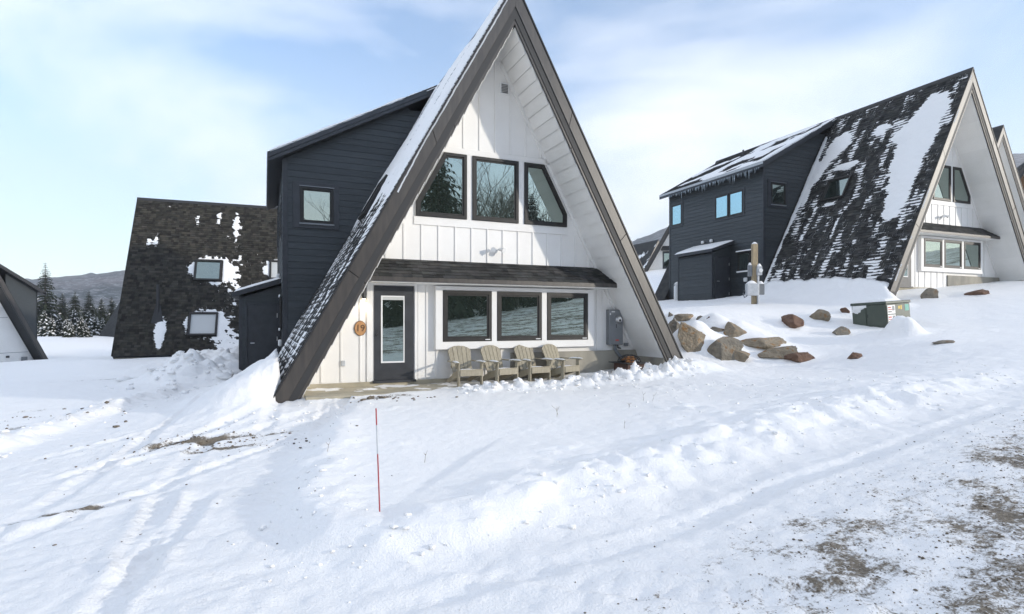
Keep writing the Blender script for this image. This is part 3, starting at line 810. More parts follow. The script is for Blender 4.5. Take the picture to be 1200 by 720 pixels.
    if full:
        px0, px1, pz0, pz1 = -2.72, -2.20, 0.40, 1.88
        MB().ring([(px0, -.035, pz0), (px1, -.035, pz0), (px1, -.035, pz1), (px0, -.035, pz1)], [(px0+.035, -.035, pz0+.035), (px1-.025, -.035, pz0+.035), (px1-.025, -.035, pz1-.03), (px0+.035, -.035, pz1-.03)], (0, -.018, 0)).build('glazing_bead', 'white_plastic', dr, bevel=.003)
        MB().box(px0+.035, px1-.025, -.040, -.036, pz0+.035, pz1-.095).build('pane', 'glass', dr)
        MB().box(px0+.035, px1-.025, -.046, -.036, pz1-.094, pz1-.03).build('blind_headrail', 'blind', dr)
        kb = MB(); kb.tube([(-2.80, -.035, 1.02), (-2.80, -.075, 1.02)], .012, 8); kb.tube([(-2.80, -.075, 1.02), (-2.80, -.105, 1.02)], [.026, .022], 10)
        kb.tube([(-2.80, -.035, 1.12), (-2.80, -.05, 1.12)], .026, 10); kb.build('door_knob', 'black', dr)
        MB().box(-2.90, -1.95, -.10, .0, -.03, .02).build('threshold', 'dark_paint', dr)
    else:
        MB().box(-2.72, -2.2, -.045, -.036, .4, 1.88).build('pane', 'glass', dr)
    # --- little roof above the ground floor
    ey, ez, tz = -0.55, 2.275, 2.70
    xe = xi(2.23) + 0.0; xt = xi(2.7) + .0
    m = MB(); m.add([(-xe, ey, ez-.09), (xe, ey, ez-.09), (xe, ey, ez), (-xe, ey, ez), (-xt, 0, tz), (xt, 0, tz), (-xt-.1, 0, ez-.09), (xt+.1, 0, ez-.09)],
                    [(0, 1, 2, 3), (3, 2, 5, 4), (0, 6, 7, 1), (6, 4, 5, 7), (0, 3, 4, 6), (1, 7, 5, 2)])
    pr = m.build('porch_roof', 'deck', root)
    L = math.hypot(-ey, tz-ez); dy, dzz = -ey/L, (tz-ez)/L
    if full:
        sh = shingle_field(lambda u, v, n: (u, 0 - v*dy - n*dzz, tz - v*dzz + n*dy), -xe, xe, 0.0, L+.03, clipf=lambda v: (-(xt + (xe-xt)*v/L)+.01, (xt + (xe-xt)*v/L)-.01), expo=.125, seed=21, wmin=.13, wmax=.30, lo=.55, hi=1.5)
        sh.build('shingles', 'shingle', pr, tint=True, kind='stuff')
        MB().box(-xe+.02, xe-.02, ey-.022, ey, ez-.115, ez-.012).build('fascia_board', 'fascia', root, bevel=.003)
        MB().box(-xe+.1, xe-.1, ey+.01, -.001, ez-.13, ez-.095).build('porch_ceiling', 'white', root)
    # --- foundation
    fo = MB()
    fo.box(0.39, xi(.53)+.35, -.055, .10, bottom-.4, .555)
    fd = fo.build('foundation', 'concrete', root, bevel=.006)
    MB().box(-xi(0)-.1, .388, -.045, .10, bottom-.4, .0).build('footing', 'concrete_light', fd, bevel=.006)
    MB().box(4.10, 4.52, -OV+.07, -.057, bottom-.4, .545).build('wing_wall', 'concrete', fd, bevel=.008)
    MB().box(-4.9, -4.62, -OV+.12, -.047, bottom-.4, -.05).build('wing_wall', 'concrete', fd, bevel=.008)
    # --- wall fixtures
    if full:
        v = MB(); v.ring([(.12, -.0, 6.78), (.35, -.0, 6.78), (.35, -.0, 7.05), (.12, -.0, 7.05)], [(.145, -.0, 6.80), (.325, -.0, 6.80), (.325, -.0, 7.03), (.145, -.0, 7.03)], (0, -.035, 0))
        vo = v.build('gable_vent', 'white_plastic', root)
        for k in range(6):
            z = 6.81 + k*.037
            MB().add([(.145, -.002, z+.03), (.325, -.002, z+.03), (.325, -.03, z), (.145, -.03, z)], [(0, 1, 2, 3)]).build('slat', 'grey_metal', vo)
        fl = MB().tube([(0, -.0, 3.0), (0, -.03, 3.0)], .06, 12).build('floodlight', 'white_plastic', root)
        for sx in (-1, 1):
            h = MB(); h.tube([(0, -.03, 3.0), (sx*.07, -.09, 3.03)], .014, 8); h.tube([(sx*.06, -.08, 3.03), (sx*.10, -.14, 3.02), (sx*.14, -.22, 2.99)], [.03, .045, .065], 12)
            h.build('lamp_head', 'white_plastic', fl, smooth=False)
        wl = MB(); wl.box(-3.13, -3.05, -.03, 0, 1.86, 2.02); wl.tube([(-3.09, -.075, 1.80), (-3.09, -.075, 2.04)], .042, 14)
        wlo = wl.build('wall_lamp', 'black', root)
        em = mat('lamp_lens', (1, .85, .6), .4); eb = em.node_tree.nodes['Principled BSDF']
        eb.inputs['Emission Color'].default_value = (1, .78, .48, 1); eb.inputs['Emission Strength'].default_value = 6
        MB().tube([(-3.09, -.075, 1.792), (-3.09, -.075, 1.799)], .036, 14).build('lamp_lens', em, wlo)
        ob = MB(); ob.box(-3.56, -3.47, -.05, 0, .36, .48); ob.build('outlet_box', 'galv', root, bevel=.008)
        mt = MB().box(3.128, 3.56, -.16, -.0, .70, 1.62).build('electric_meter', 'grey_metal', root, bevel=.012, label='grey electric meter cabinet with round glass dial')
        MB().tube([(3.40, -.16, 1.36), (3.40, -.20, 1.36), (3.40, -.235, 1.36)], [.095, .095, .07], 20).build('dial', 'chrome', mt)
        MB().tube([(3.40, -.236, 1.36), (3.40, -.25, 1.36)], [.068, .06], 20).build('dial_glass', 'white_plastic', mt)
        MB().tube([(3.40, -.251, 1.335), (3.40, -.253, 1.335)], [.035, .03], 10).build('dial_face', 'black', mt)
        MB().box(3.32, 3.42, -.163, -.159, .80, .84).build('warning_label', 'red_print', mt)
        MB().box(3.20, 3.30, -.163, -.159, 1.55, 1.575).build('maker_plate', 'sticker', mt)
        MB().box(3.145, 3.175, -.163, -.159, 1.48, 1.53).build('seal_tag', 'sticker', mt)
        MB().box(3.335, 3.355, -.165, -.159, 1.14, 1.24).build('latch', 'black', mt)
        MB().tube([(3.36, -.07, .72), (3.36, -.07, .60), (3.46, -.075, .45), (3.60, -.09, .33), (3.62, -.095, .1), (3.62, -.095, -.3)], .042, 10).build('conduit', 'grey_metal', mt, smooth=True)
        MB().tube([(3.46, -.05, .72), (3.47, -.05, .62), (3.56, -.05, .60)], .018, 8).build('cable', 'black', mt, smooth=True)
        ob2 = MB(); ob2.box(3.68, 3.80, -.06, 0, .66, .74); ob2.build('outlet_box', 'grey_metal', root, bevel=.006)
    # --- dormer block on the left
    if dormer:
        PF = mpF(DYF); PL = mpL(DX)
        wf = MB(); wf.prism([(DX, DYF, bottom-.4), (-4.2, DYF, bottom-.4), (-xo(.8)+.25, DYF, .8), (-xo(7.6)+.15, DYF, 7.6), (-.9, DYF, dz(-.9)-DT), (DX, DYF, dz(DX)-DT)], (0, .1, 0))
        dwall = wf.build('dormer_wall', 'dark_siding', root)
        wl_ = MB(); wl_.prism([(DX, DYF, bottom-.4), (DX, DYR, bottom-.4), (DX, DYR, dz(DX)-DT), (DX, DYF, dz(DX)-DT)], (.1, 0, 0))
        dside = wl_.build('dormer_wall', 'dark_siding', root)
        MB().prism([(DX, DYR-.1, bottom), (-2.2, DYR-.1, bottom), (-2.2, DYR-.1, dz(-2.2)-DT), (DX, DYR-.1, dz(DX)-DT)], (0, .1, 0)).build('dormer_wall', 'dark_siding', root)
        if full:
            ex = 0.19; z = -.55
            while z < 7.9:
                zt = z + ex
                lim = lambda zz: max(DX + .115, (zz + DT - DZ0)/DSL + .02)
                r = lambda zz: -(ZA - zz)/TA + .06
                if r(z) - lim(zt) > .15:
                    plank('plank', dwall, PF, lim(z), r(z), lim(zt), r(zt), z, zt)
                z = zt
            z = -.55; zt_max = dz(DX) - DT
            while z < zt_max - .03:
                zt = min(z + ex, zt_max)
                plank('plank', dside, PL, DYF+.115, DYR-.115, DYF+.115, DYR-.115, z, zt); z = zt
            zc_ = dz(DX) - DT
            MB().box(DX-.028, DX+.115, DYF-.030, DYF, bottom-.4, zc_+.05).build('corner_board', 'dark_paint', dwall)
            MB().box(DX-.028, DX, DYF, DYF+.115, bottom-.4, zc_-.02).build('corner_board', 'dark_paint', dside)
            MB().box(DX-.028, DX, DYR-.115, DYR+.0, bottom-.4, zc_-.02).build('corner_board', 'dark_paint', dside)
        # roof of the dormer
        m = MB(); m.prism([(0, DRF, DZ0), (DEX, DRF, dz(DEX)), (DEX, DRF, dz(DEX)-.06), (DX, DRF, dz(DX)-DT-.02), (0.0, DRF, DZ0-DT)], (0, DRR-DRF, 0))
        drf = m.build('dormer_roof', 'deck', root)
        Ld = math.hypot(DEX, DZ0-dz(DEX)); ca, sa = -DEX/Ld, (DZ0-dz(DEX))/Ld
        mpD = lambda u, v, n: (-v*ca - n*sa, u, DZ0 - v*sa + n*ca)
        if full:
            shingle_field(mpD, DRF-.02, DRR, 0.0, Ld+.03, seed=33, lo=.6, hi=1.2).build('shingles', shingle, drf, tint=True, kind='stuff')
        else:
            MB().add([mpD(DRF, 0, .01), mpD(DRR, 0, .01), mpD(DRR, Ld, .01), mpD(DRF, Ld, .01)], [(0, 1, 2, 3)]).build('shingles', shingle, drf, tint=True)
        # fascias: two stepped boards on the sloping front, plumb board at the eave
        for (o0, o1, yy) in ((.02, .155, DRF-.03), (.156, .26, DRF-.005)):
            MB().prism([(-.4, yy, dz(-.4)-o0), (DEX, yy, dz(DEX)-o0), (DEX, yy, dz(DEX)-o1), (-.4, yy, dz(-.4)-o1)], (0, .03, 0)).build('fascia_board', 'dark_paint', root, bevel=.003)
        MB().box(DEX-.03, DEX, DRF-.03, DRR, dz(DEX)-.26, dz(DEX)-.02).build('fascia_board', 'dark_paint', root, bevel=.003)
        MB().box(DEX-.045, DEX-.031, DRF-.03, DRR, dz(DEX)-.12, dz(DEX)-.005).build('drip_edge', 'galv', root)
        MB().prism([(DEX+.002, DRF+.03, dz(DEX)-.255), (DX, DRF+.03, dz(DX)-DT-.03), (DX, DRF+.03, dz(DX)-DT-.01), (DEX+.002, DRF+.03, dz(DEX)-.235)], (0, DRR-DRF-.06, 0)).build('soffit', 'dark_paint', root)
        # front window with broad trim
        if full:
            q0, q1, r0, r1 = -4.30, -3.00, 4.05, 5.40; g0, g1, s0, s1 = -4.10, -3.16, 4.19, 5.26
            for (a, b, c, d) in ((q0, g0, r0, r1), (g1, q1, r0, r1), (g0, g1, r0, s0), (g0, g1, s1, r1)):
                MB().box(a, b, DYF-.045, DYF, c, d).build('window_trim', 'dark_paint', dwall, bevel=.004)
            wn = window(root, [(g0+.002, s0+.002), (g1-.002, s0+.002), (g1-.002, s1-.002), (g0+.002, s1-.002)], PF, 0.0, fw=.07, depth=.06)
            MB().box(g0-.02, g1+.02, DYF-.085, DYF-.045, s0-.03, s0+.015).build('sill', 'grey_metal', wn)
            MB().box(g0-.02, g1+.02, DYF-.08, DYF-.045, s1+.01, s1+.035).build('head_flashing', 'grey_metal', wn)
            # side windows
            for wins in ([(6.33, 7.28), (7.32, 8.27)], [(10.92, 11.82)]):
                a, b = wins[0][0], wins[-1][1]
                z0, z1 = (3.93, 5.16) if len(wins) == 2 else (4.13, 5.37)
                MB().ring([PL(a-.09, z0-.09, 0), PL(b+.09, z0-.09, 0), PL(b+.09, z1+.09, 0), PL(a-.09, z1+.09, 0)], [PL(a, z0, 0), PL(b, z0, 0), PL(b, z1, 0), PL(a, z1, 0)], (-.04, 0, 0)).build('window_trim', 'dark_paint', dside, bevel=.004)
                for (c, d) in wins: window(root, [(c, z0), (d, z0), (d, z1), (c, z1)], PL, 0.0, fw=.065, depth=.05, glass='glass_sky')
            w3 = window(root, [(5.84, 1.06), (6.66, 1.06), (6.66, 2.05), (5.84, 2.05)], PL, 0.022, fw=.07, depth=.05)
            MB().box(DX-.10, DX-.072, 5.80, 6.70, 1.03, 1.10).build('sill_snow', 'snow', w3)
            MB().box(DX-.10, DX-.072, 5.75, 6.75, 2.06, 2.12).build('sill_snow', 'snow', w3)
            for yv in (8.52, 9.17):
                hv = MB(); hv.box(DX-.13, DX-.005, yv-.09, yv+.09, 2.80, 2.95); hv.build('exhaust_hood', 'white_plastic', root, bevel=.03)
            hv = MB(); hv.box(DX-.12, DX-.005, 6.05, 6.25, .55, .75); hv.build('exhaust_hood', 'white_plastic', root, bevel=.03)
            MB().tube([mpD(8.9, 2.3, -.05), (mpD(8.9, 2.3, 0)[0], 8.9, mpD(8.9, 2.3, 0)[2]+.42)], .045, 10).build('vent_pipe', 'black', root)
        # lean-to shed
        sx0, sy0, sy1, sh0, sh1 = -5.765, 7.2, 9.78, 2.05, 2.47
        sbx = MB(); sbx.add([(sx0, sy0, bottom-.4), (DX, sy0, bottom-.4), (DX, sy0, sh1), (sx0, sy0, sh0), (sx0, sy1, bottom-.4), (DX, sy1, bottom-.4), (DX, sy1, sh1), (sx0, sy1, sh0)],
                            [(0, 1, 2, 3), (4, 7, 6, 5), (0, 3, 7, 4), (3, 2, 6, 7), (1, 5, 6, 2), (0, 4, 5, 1)])
        sb = sbx.build('shed_wall', 'dark_siding', root)
        if full:
            PS = mpF(sy0); PSL = mpL(sx0); z = -.55
            while z < sh0 - .02:
                zt = min(z + .19, sh0)
                plank('plank', sb, PSL, sy0+.08, sy1-.08, sy0+.08, sy1-.08, z, zt)
                for a, b in ((sx0+.08, -5.60), (-4.60+.0, DX-.005)):
                    if b - a > .03: plank('plank', sb, PS, a, b, a, b, z, zt)
                z = zt
            MB().box(sx0-.026, sx0+.08, sy0-.028, sy0, bottom-.4, sh0+.02).build('corner_board', 'dark_paint', sb)
            MB().box(sx0-.026, sx0, sy0, sy0+.08, bottom-.4, sh0-.02).build('corner_board', 'dark_paint', sb)
            MB().box(sx0-.026, sx0, sy1-.08, sy1, bottom-.4, sh0-.02).build('corner_board', 'dark_paint', sb)
            dz0, dz1 = -.36, 1.84
            MB().ring([(-5.60, sy0, dz0-.07), (-4.60, sy0, dz0-.07), (-4.60, sy0, dz1+.06), (-5.60, sy0, dz1+.06)], [(-5.54, sy0, dz0), (-4.66, sy0, dz0), (-4.66, sy0, dz1), (-5.54, sy0, dz1)], (0, -.04, 0)).build('door_frame', 'dark_paint', sb, bevel=.004)
            sd_ = MB().box(-5.538, -4.662, sy0-.024, sy0+.0, dz0+.002, dz1-.002).build('shed_door', 'dark_paint', root, bevel=.003)
            for z in (0.0, .75, 1.5): MB().tube([(-4.675, sy0-.035, z-.07), (-4.675, sy0-.035, z+.07)], .012, 8).build('hinge', 'chrome', sd_)
            hb = MB(); hb.tube([(-5.45, sy0-.02, .62), (-5.45, sy0-.07, .62), (-5.34, sy0-.075, .62)], .014, 8); hb.build('handle', 'chrome', sd_)
            MB().box(-5.52, -4.68, sy0-.032, sy0-.0245, dz0+.01, dz0+.07).build('kick_strip', 'galv', sd_)
        m = MB(); m.prism([(sx0-.22, sy0-.25, sh0+.005), (DX, sy0-.25, sh1+.055), (DX, sy0-.25, sh1+.225), (sx0-.22, sy0-.25, sh0+.155)], (0, sy1-sy0+.4, 0))
        m.build('shed_roof', 'dark_paint', root, bevel=.006)
        hs = lambda U, V: .075 + .02*fbm(U*2, V*2, 3) - .09*sst(.14, .0, np.minimum.reduce([U-sy0+.25, sy1+.15-U, V, 1.40-V]))
        gs = (sh1+.225-sh0-.155)/(DX-sx0+.22)
        snow_sheet(lambda u, v, n: (DX - v, u, sh1+.225-gs*v+n), sy0-.25, sy1+.15, 0, 1.40, hs, .07, root, 'shed_snow')
        # thin snow on the dormer roof
        hd = lambda U, V: np.clip(.07*(sst(-.35, .25, fbm(U*.5+3, V*.6, 4) + .35*sst(5.6, 5.0, U) - .25*sst(8.5, 11, U)) - .28), -.02, .06)
        hd0 = hd; hd = lambda U, V: np.maximum(hd0(U, V), .085*sst(5.6, 5.1, U)*(.75 + .5*fbm(U*1.5, V*1.1, 3))*sst(.6, 1.6, V)) - .10*sst(.035, -.01, np.minimum.reduce([U-DRF+.02, DRR-U, V-.1, Ld-V]))
        if full: snow_sheet(mpD, DRF-.02, DRR, 0.05, Ld+.02, hd, .075, root, 'roof_snow')
    # --- skylight on the left slope
    if skylights:
        mS = lambda u, v, w: SL(-1, u, v, w)
        s0, s1 = 2.02/CS, 2.60/CS
        window(root, [(2.45, s0), (3.58, s0), (3.58, s1), (2.45, s1)], mS, 0.005, fw=.08, depth=.10, label='skylight in the snowy left roof slope')
    return root

# main house
house = build_house('white gabled A-frame house numbered 19 with four chairs on its patio')
house.location = H1['loc']
# its neighbour up the slope, same design
house2 = copy_tree(house)
house2.location = H2['loc']; house2.rotation_euler = (0, 0, H2['rz'])
tag(house2, 'uphill A-frame house with snow-streaked roof and icicles on its dark dormer eave')

for ch in list(house2.children):
    if ch.name.startswith(('electric_meter', 'outlet_box')):
        for g in list(ch.children): bpy.data.objects.remove(g)
        bpy.data.objects.remove(ch)
mS = lambda u, v, n: SL(-1, u, v, n)
# roof snow, house 19: blanket on the upper slope, streaks lower down
def snow1(U, V):
    m = 0.55*sst(6.3, 4.6, V + .6*fbm(U*.9, V*.9, 3)) + .55*fbm(U*1.1+4, V*.35, 4) + .12*fbm(U*5, V*5, 3)
    m = m + .30*np.exp(-((U+.7)/.5)**2)*sst(9, 6, V)
    m = m - 1.0*np.exp(-(((U-3.0)/.75)**2 + ((V-4.75)/.75)**2)**2)
    h = np.clip((m - .30)*.14, -.02, .085)
    h = np.maximum(h, -.008 + .022*sst(-.30, .35, fbm(U*2.2+9, V*.7, 3) + .5*fbm(U*2.4, V*6.9, 2)))
    return h - .12*sst(.10, -.02, np.minimum.reduce([U+OV+.02, DYF-U, V-.05]))
snow_sheet(mS, -OV-.02, DYF, 0.0, 9.9, snow1, .07, house)
def snow2(U, V):
    bl = [(-.10, 1.7, .80, 1.2, 1.0), (.05, 3.2, .85, 1.3, 1.0), (.05, 4.9, .70, 1.2, .95), (-.05, 6.6, .55, 1.0, .8), (1.9, 1.9, .7, .45, .8), (3.9, 2.0, .75, 1.0, 1.0), (4.5, 3.4, .45, .8, .9), (4.6, 5.2, .25, 1.3, .7), (3.0, 3.5, .75, .3, .95), (3.0, 5.6, .6, .18, .7), (3.75, 6.0, .12, .9, .5), (2.3, 7.0, .14, 1.3, .65), (3.9, 7.6, .2, 1.4, .55), (1.0, 2.6, .5, .4, .5)]
    m = 0
    for (a, b, ra, rb, w) in bl: m = m + w*np.exp(-(((U-a)/ra)**2 + ((V-b)/rb)**2))
    m = m + .75*np.exp(-((U-4.93)/.15)**2)*sst(.5, 1.5, V)
    m = m + .30*fbm(U*1.0, V*1.6+2, 4) + .20*fbm(U*2.6, V*7, 3)
    m = m - .5*sst(.6, .2, V) - 1.2*np.exp(-(((U-3.0)/.62)**2 + ((V-4.75)/.62)**2)**3)
    h = np.clip((m - .47)*.10, -.02, .07)
    h = np.maximum(h, -.008 + .020*sst(-.22, .45, fbm(U*2.2+9, V*.7, 3) + .5*fbm(U*2.4, V*6.9, 2)))      # dusting caught on the shingle butts
    return h - .12*sst(.12, -.02, np.minimum.reduce([U+OV+.05, DYF-U, V-.05]))
snow_sheet(mS, -OV-.02, DYF, 0.0, 9.9, snow2, .065, house2)

# patio slab, icicles
r_ = random.Random(4)
ic = MB()
y = DRF + .2
while y < 11.6:
    L = r_.uniform(.08, .42) * (1.0 if y < 10.5 else .5) * (0.5 + 0.5*math.sin(y*3.1)**2)
    ic.tube([(DEX-.05, y, dz(DEX)-.24), (DEX-.05+r_.uniform(-.01, .01), y, dz(DEX)-.26-L*.5), (DEX-.05, y, dz(DEX)-.26-L)], [.022, .014, .003], 5); y += r_.uniform(.05, .22)
ic.build('icicles', 'ice', house2, kind='stuff')

# number disc
def text_mesh(body, size, name, material, parent, loc, depth=.006):
    cu = bpy.data.curves.new(name, 'FONT'); cu.body = body; cu.size = size; cu.extrude = depth; cu.align_x = 'CENTER'; cu.align_y = 'CENTER'
    to = bpy.data.objects.new('tmp_text', cu); col.objects.link(to)
    dg = bpy.context.evaluated_depsgraph_get(); me = bpy.data.meshes.new_from_object(to.evaluated_get(dg)); bpy.data.objects.remove(to)
    me.name = name; me.transform(Matrix.Translation(loc) @ Matrix.Rotation(math.radians(90), 4, 'X'))
    me.materials.clear(); me.materials.append(M[material])
    o = bpy.data.objects.new(name, me); col.objects.link(o); o.parent = parent
    return o
dsc = MB()
n = 26; ring = [(-3.157 + .128*math.cos(2*math.pi*k/n)*(1+.03*math.sin(3*k)), -.0, 1.165 + .165*math.sin(2*math.pi*k/n)*(1+.02*math.cos(2*k))) for k in range(n)]
dsc.prism(ring, (0, -.030, 0)); bk = dsc.build('number_sign', 'bark_edge', house, bevel=.004, label='round wood slice sign reading 19')
ring2 = [((x+3.157)*.92-3.157, -.030, (z-1.165)*.92+1.165) for x, _, z in ring]
MB().prism(ring2, (0, -.004, 0)).build('wood_face', 'wood_disc', bk)
text_mesh('19', .20, 'digits', 'bark_edge', bk, (-3.157, -.038, 1.165))
lt = bpy.data.lights.new('wall_lamp_light', 'SPOT'); lt.energy = 4; lt.color = (1, .78, .5); lt.spot_size = math.radians(120); lt.shadow_soft_size = .03; lt.spot_blend = .6
lo = bpy.data.objects.new('wall_lamp_light', lt); col.objects.link(lo); lo.location = (-3.09, -.075, 1.775); lo.parent = house

ps = MB(); ps.prism([(-4.35, -1.32, -.30), (2.2, -1.32, -.30), (2.2, -.047, -.30), (-4.35, -.047, -.30)], (0, 0, .20))
pso = ps.build('patio_slab', 'concrete_light', None, bevel=.01); tag(pso, kind='structure')

# ------------------------------------------------------------------ other houses
def place(o, loc_pt, rf, z, rz):
    """put the house so that its local point loc_pt (x, y) stands at camera-plan rf, floor at z"""
    c, s = math.cos(rz), math.sin(rz); wx, wy = W(*rf)
    o.location = (wx - (loc_pt[0]*c - loc_pt[1]*s), wy - (loc_pt[0]*s + loc_pt[1]*c), z); o.rotation_euler = (0, 0, rz)

h4 = build_house('dark-roofed A-frame seen side-on with three small roof windows ringed by snow', full=False, dormer=False, right_shingles=True, shingle='shingle_brown', skylights=False, zfoot=(-.1, .30), bottom=-.8)
place(h4, (0, -OV), (-20.8, 31), -.66, math.radians(-92.8))
mR = lambda u, v, n: SL(1, u, v, n)
def slope_uv(h, px, py):       # photograph point -> (along ridge, down slope) on the right-hand slope
    ang = h.rotation_euler.z; t = (px-600)/654; v = (376-py)/654
    d = Vector((t*CR[0]+CF[0], t*CR[1]+CF[1], v)); o = Vector(CAM) - h.location
    rot = Matrix.Rotation(-ang, 3, 'Z'); d = rot @ d; o = rot @ o
    # z = ZA - TA*x
    k = (ZA - TA*o.x - o.z) / (d.z + TA*d.x); p = o + d*k
    return p.y, (ZA - p.z)/SN
SKY4 = []
for (a, b, c, d) in ((229, 305, 259, 330), (222, 367, 254, 394), (316, 306, 345, 329)):
    u0, v0 = slope_uv(h4, a, b); u1, v1 = slope_uv(h4, c, d); SKY4.append((u0, v0, u1, v1))
    gl = 'glass' if b < 360 and a < 300 else 'blind'
    window(h4, [(u0, v0), (u1, v0), (u1, v1), (u0, v1)], mR, .005, fw=.10, depth=.11, glass=gl, sash=False)
pu, pv = slope_uv(h4, 185, 373); pv0 = slope_uv(h4, 185, 340)[1]
MB().tube([SL(1, pu, pv, 0), (SL(1, pu, pv, 0)[0]+.0, pu, SL(1, pu, pv0, .1)[2]+.2)], .07, 10).build('vent_pipe', 'black', h4)
MB().add([SL(1, pu-.28, pv+.3, .01), SL(1, pu+.28, pv+.3, .01), SL(1, pu+.1, pv-.6, .3), SL(1, pu-.1, pv-.6, .3)], [(0, 1, 2, 3)]).build('pipe_flashing', 'deck', h4)
def snow4(U, V):
    m = 0*U
    for (u0, v0, u1, v1) in SKY4:
        cu, cv = (u0+u1)/2, (v0+v1)/2
        m = m + 1.0*np.exp(-(((U-cu)/1.02)**2 + ((V-cv+.08)/.86)**2)**2) + .4*np.exp(-(((U-u0-1.2)/.6)**2 + ((V-cv-.2)/1.1)**2))
    for (px, py, ra, rb, w) in ((188, 385, .35, .9, .95), (187, 400, .15, .8, .6), (174, 285, .18, .4, .8), (184, 282, .18, .6, .8), (256, 255, .2, .6, .8), (277, 262, .22, .9, .85), (232, 256, .2, .6, .7), (199, 243, .2, .25, .45), (275, 330, .35, 2.2, .45), (270, 405, .6, .8, .8)):
        cu, cv = slope_uv(h4, px, py); m = m + w*np.exp(-(((U-cu)/ra)**2 + ((V-cv)/rb)**2))
    cu, _ = slope_uv(h4, 280, 300)
    m = m + .20*np.exp(-((U-cu)/1.9)**2)*sst(.5, 2.5, V)
    m = m + .30*fbm(U*1.2, V*1.0, 4) + (.32 + .45*np.exp(-((U-cu)/1.6)**2))*fbm(U*4.5, V*3.9, 3)
    for (u0, v0, u1, v1) in SKY4: m = m - 1.6*((U > u0-.02) & (U < u1+.02) & (V > v0-.02) & (V < v1+.02))
    return np.clip((m - .52)*.10, -.02, .06)
snow_sheet(mR, -OV, YR, .1, 9.6, snow4, .075, h4)

h0 = build_house('white rear gable of an A-frame cut by the left edge', full=False, skylights=False, zfoot=(.1, .1), bottom=-1.2)
place(h0, (-4.37, YR), (-36.65, 44), -2.45, math.radians(80 + 180 - 23.9))
for z in (1.35, 4.0, 6.2): MB().box(-xi(z)+.1, xi(z)-.1, YRW+.1, YRW+.112, z, z+.03).build('panel_joint', 'grey_metal', h0)
MB().box(-3.35, -3.0, YRW+.1, YRW+.26, .3, 1.0).build('meter_box', 'grey_metal', h0, bevel=.01)
MB().box(-2.1, -1.9, YRW+.1, YRW+.18, 1.0, 1.15).build('outlet_box', 'black', h0)

h5 = build_house('small distant A-frame glimpsed between the two big houses', full=False, dormer=False, skylights=False, zfoot=(-.1, .1))
place(h5, (-4.83, -OV), (14.2, 60), 6.75, math.radians(-37))
h3 = build_house('A-frame peak showing just behind the right rake of the uphill house', full=False, dormer=False, skylights=False)
place(h3, (0, -OV), (31.7, 36), 5.13, math.radians(-1.5))
h6 = build_house('far A-frame roof half hidden behind the side-on dark roof', full=False, dormer=False, skylights=False, zfoot=(-.1, .1))
place(h6, (-4.83, YR), (-51.8, 70), -.6, math.radians(60 - 23.9))
h7 = build_house('brown cedar gabled A-frame at the right edge below the mountain', full=False, dormer=False, front='cedar', skylights=False, shingle='shingle_brown')
place(h7, (0, -OV), (47.9, 52), 7.4, math.radians(-52))
h8 = build_house('snowy grey roof peeping out left of the small distant A-frame', full=False, dormer=False, skylights=False)
place(h8, (-4.83, -OV), (17.0, 80), 4.4, math.radians(-1.5))
def snowg(seed, lo=.35):
    return lambda U, V: np.clip((.45*fbm(U*.5+seed, V*.5, 4) + .25*fbm(U*3, V*3, 3) + .5 - lo - .35)*.12, -.02, .06)
snow_sheet(mS, -OV, YR, .2, 9.6, snowg(3), .16, h6)
snow_sheet(mS, -OV, YR, .2, 9.6, snowg(8, .2), .16, h8)
snow_sheet(mS, -OV, YR, .2, 9.6, snowg(6), .16, h3)

# ------------------------------------------------------------------ things standing about
def hit(px, py, fmin=2.0, fmax=60.0):
    """where the sight line of a surveyed photo point meets the snow: (r, f, z)"""
    t = (px-600)/654; v = (376-py)/654
    f = np.arange(fmin, fmax, .03); z = CAM[2] + v*f
    g = ground_h(t*f, f, False); k = np.argmax(g > z)
    if not (g > z).any(): k = len(f)-1
    return t*f[k], f[k], g[k]

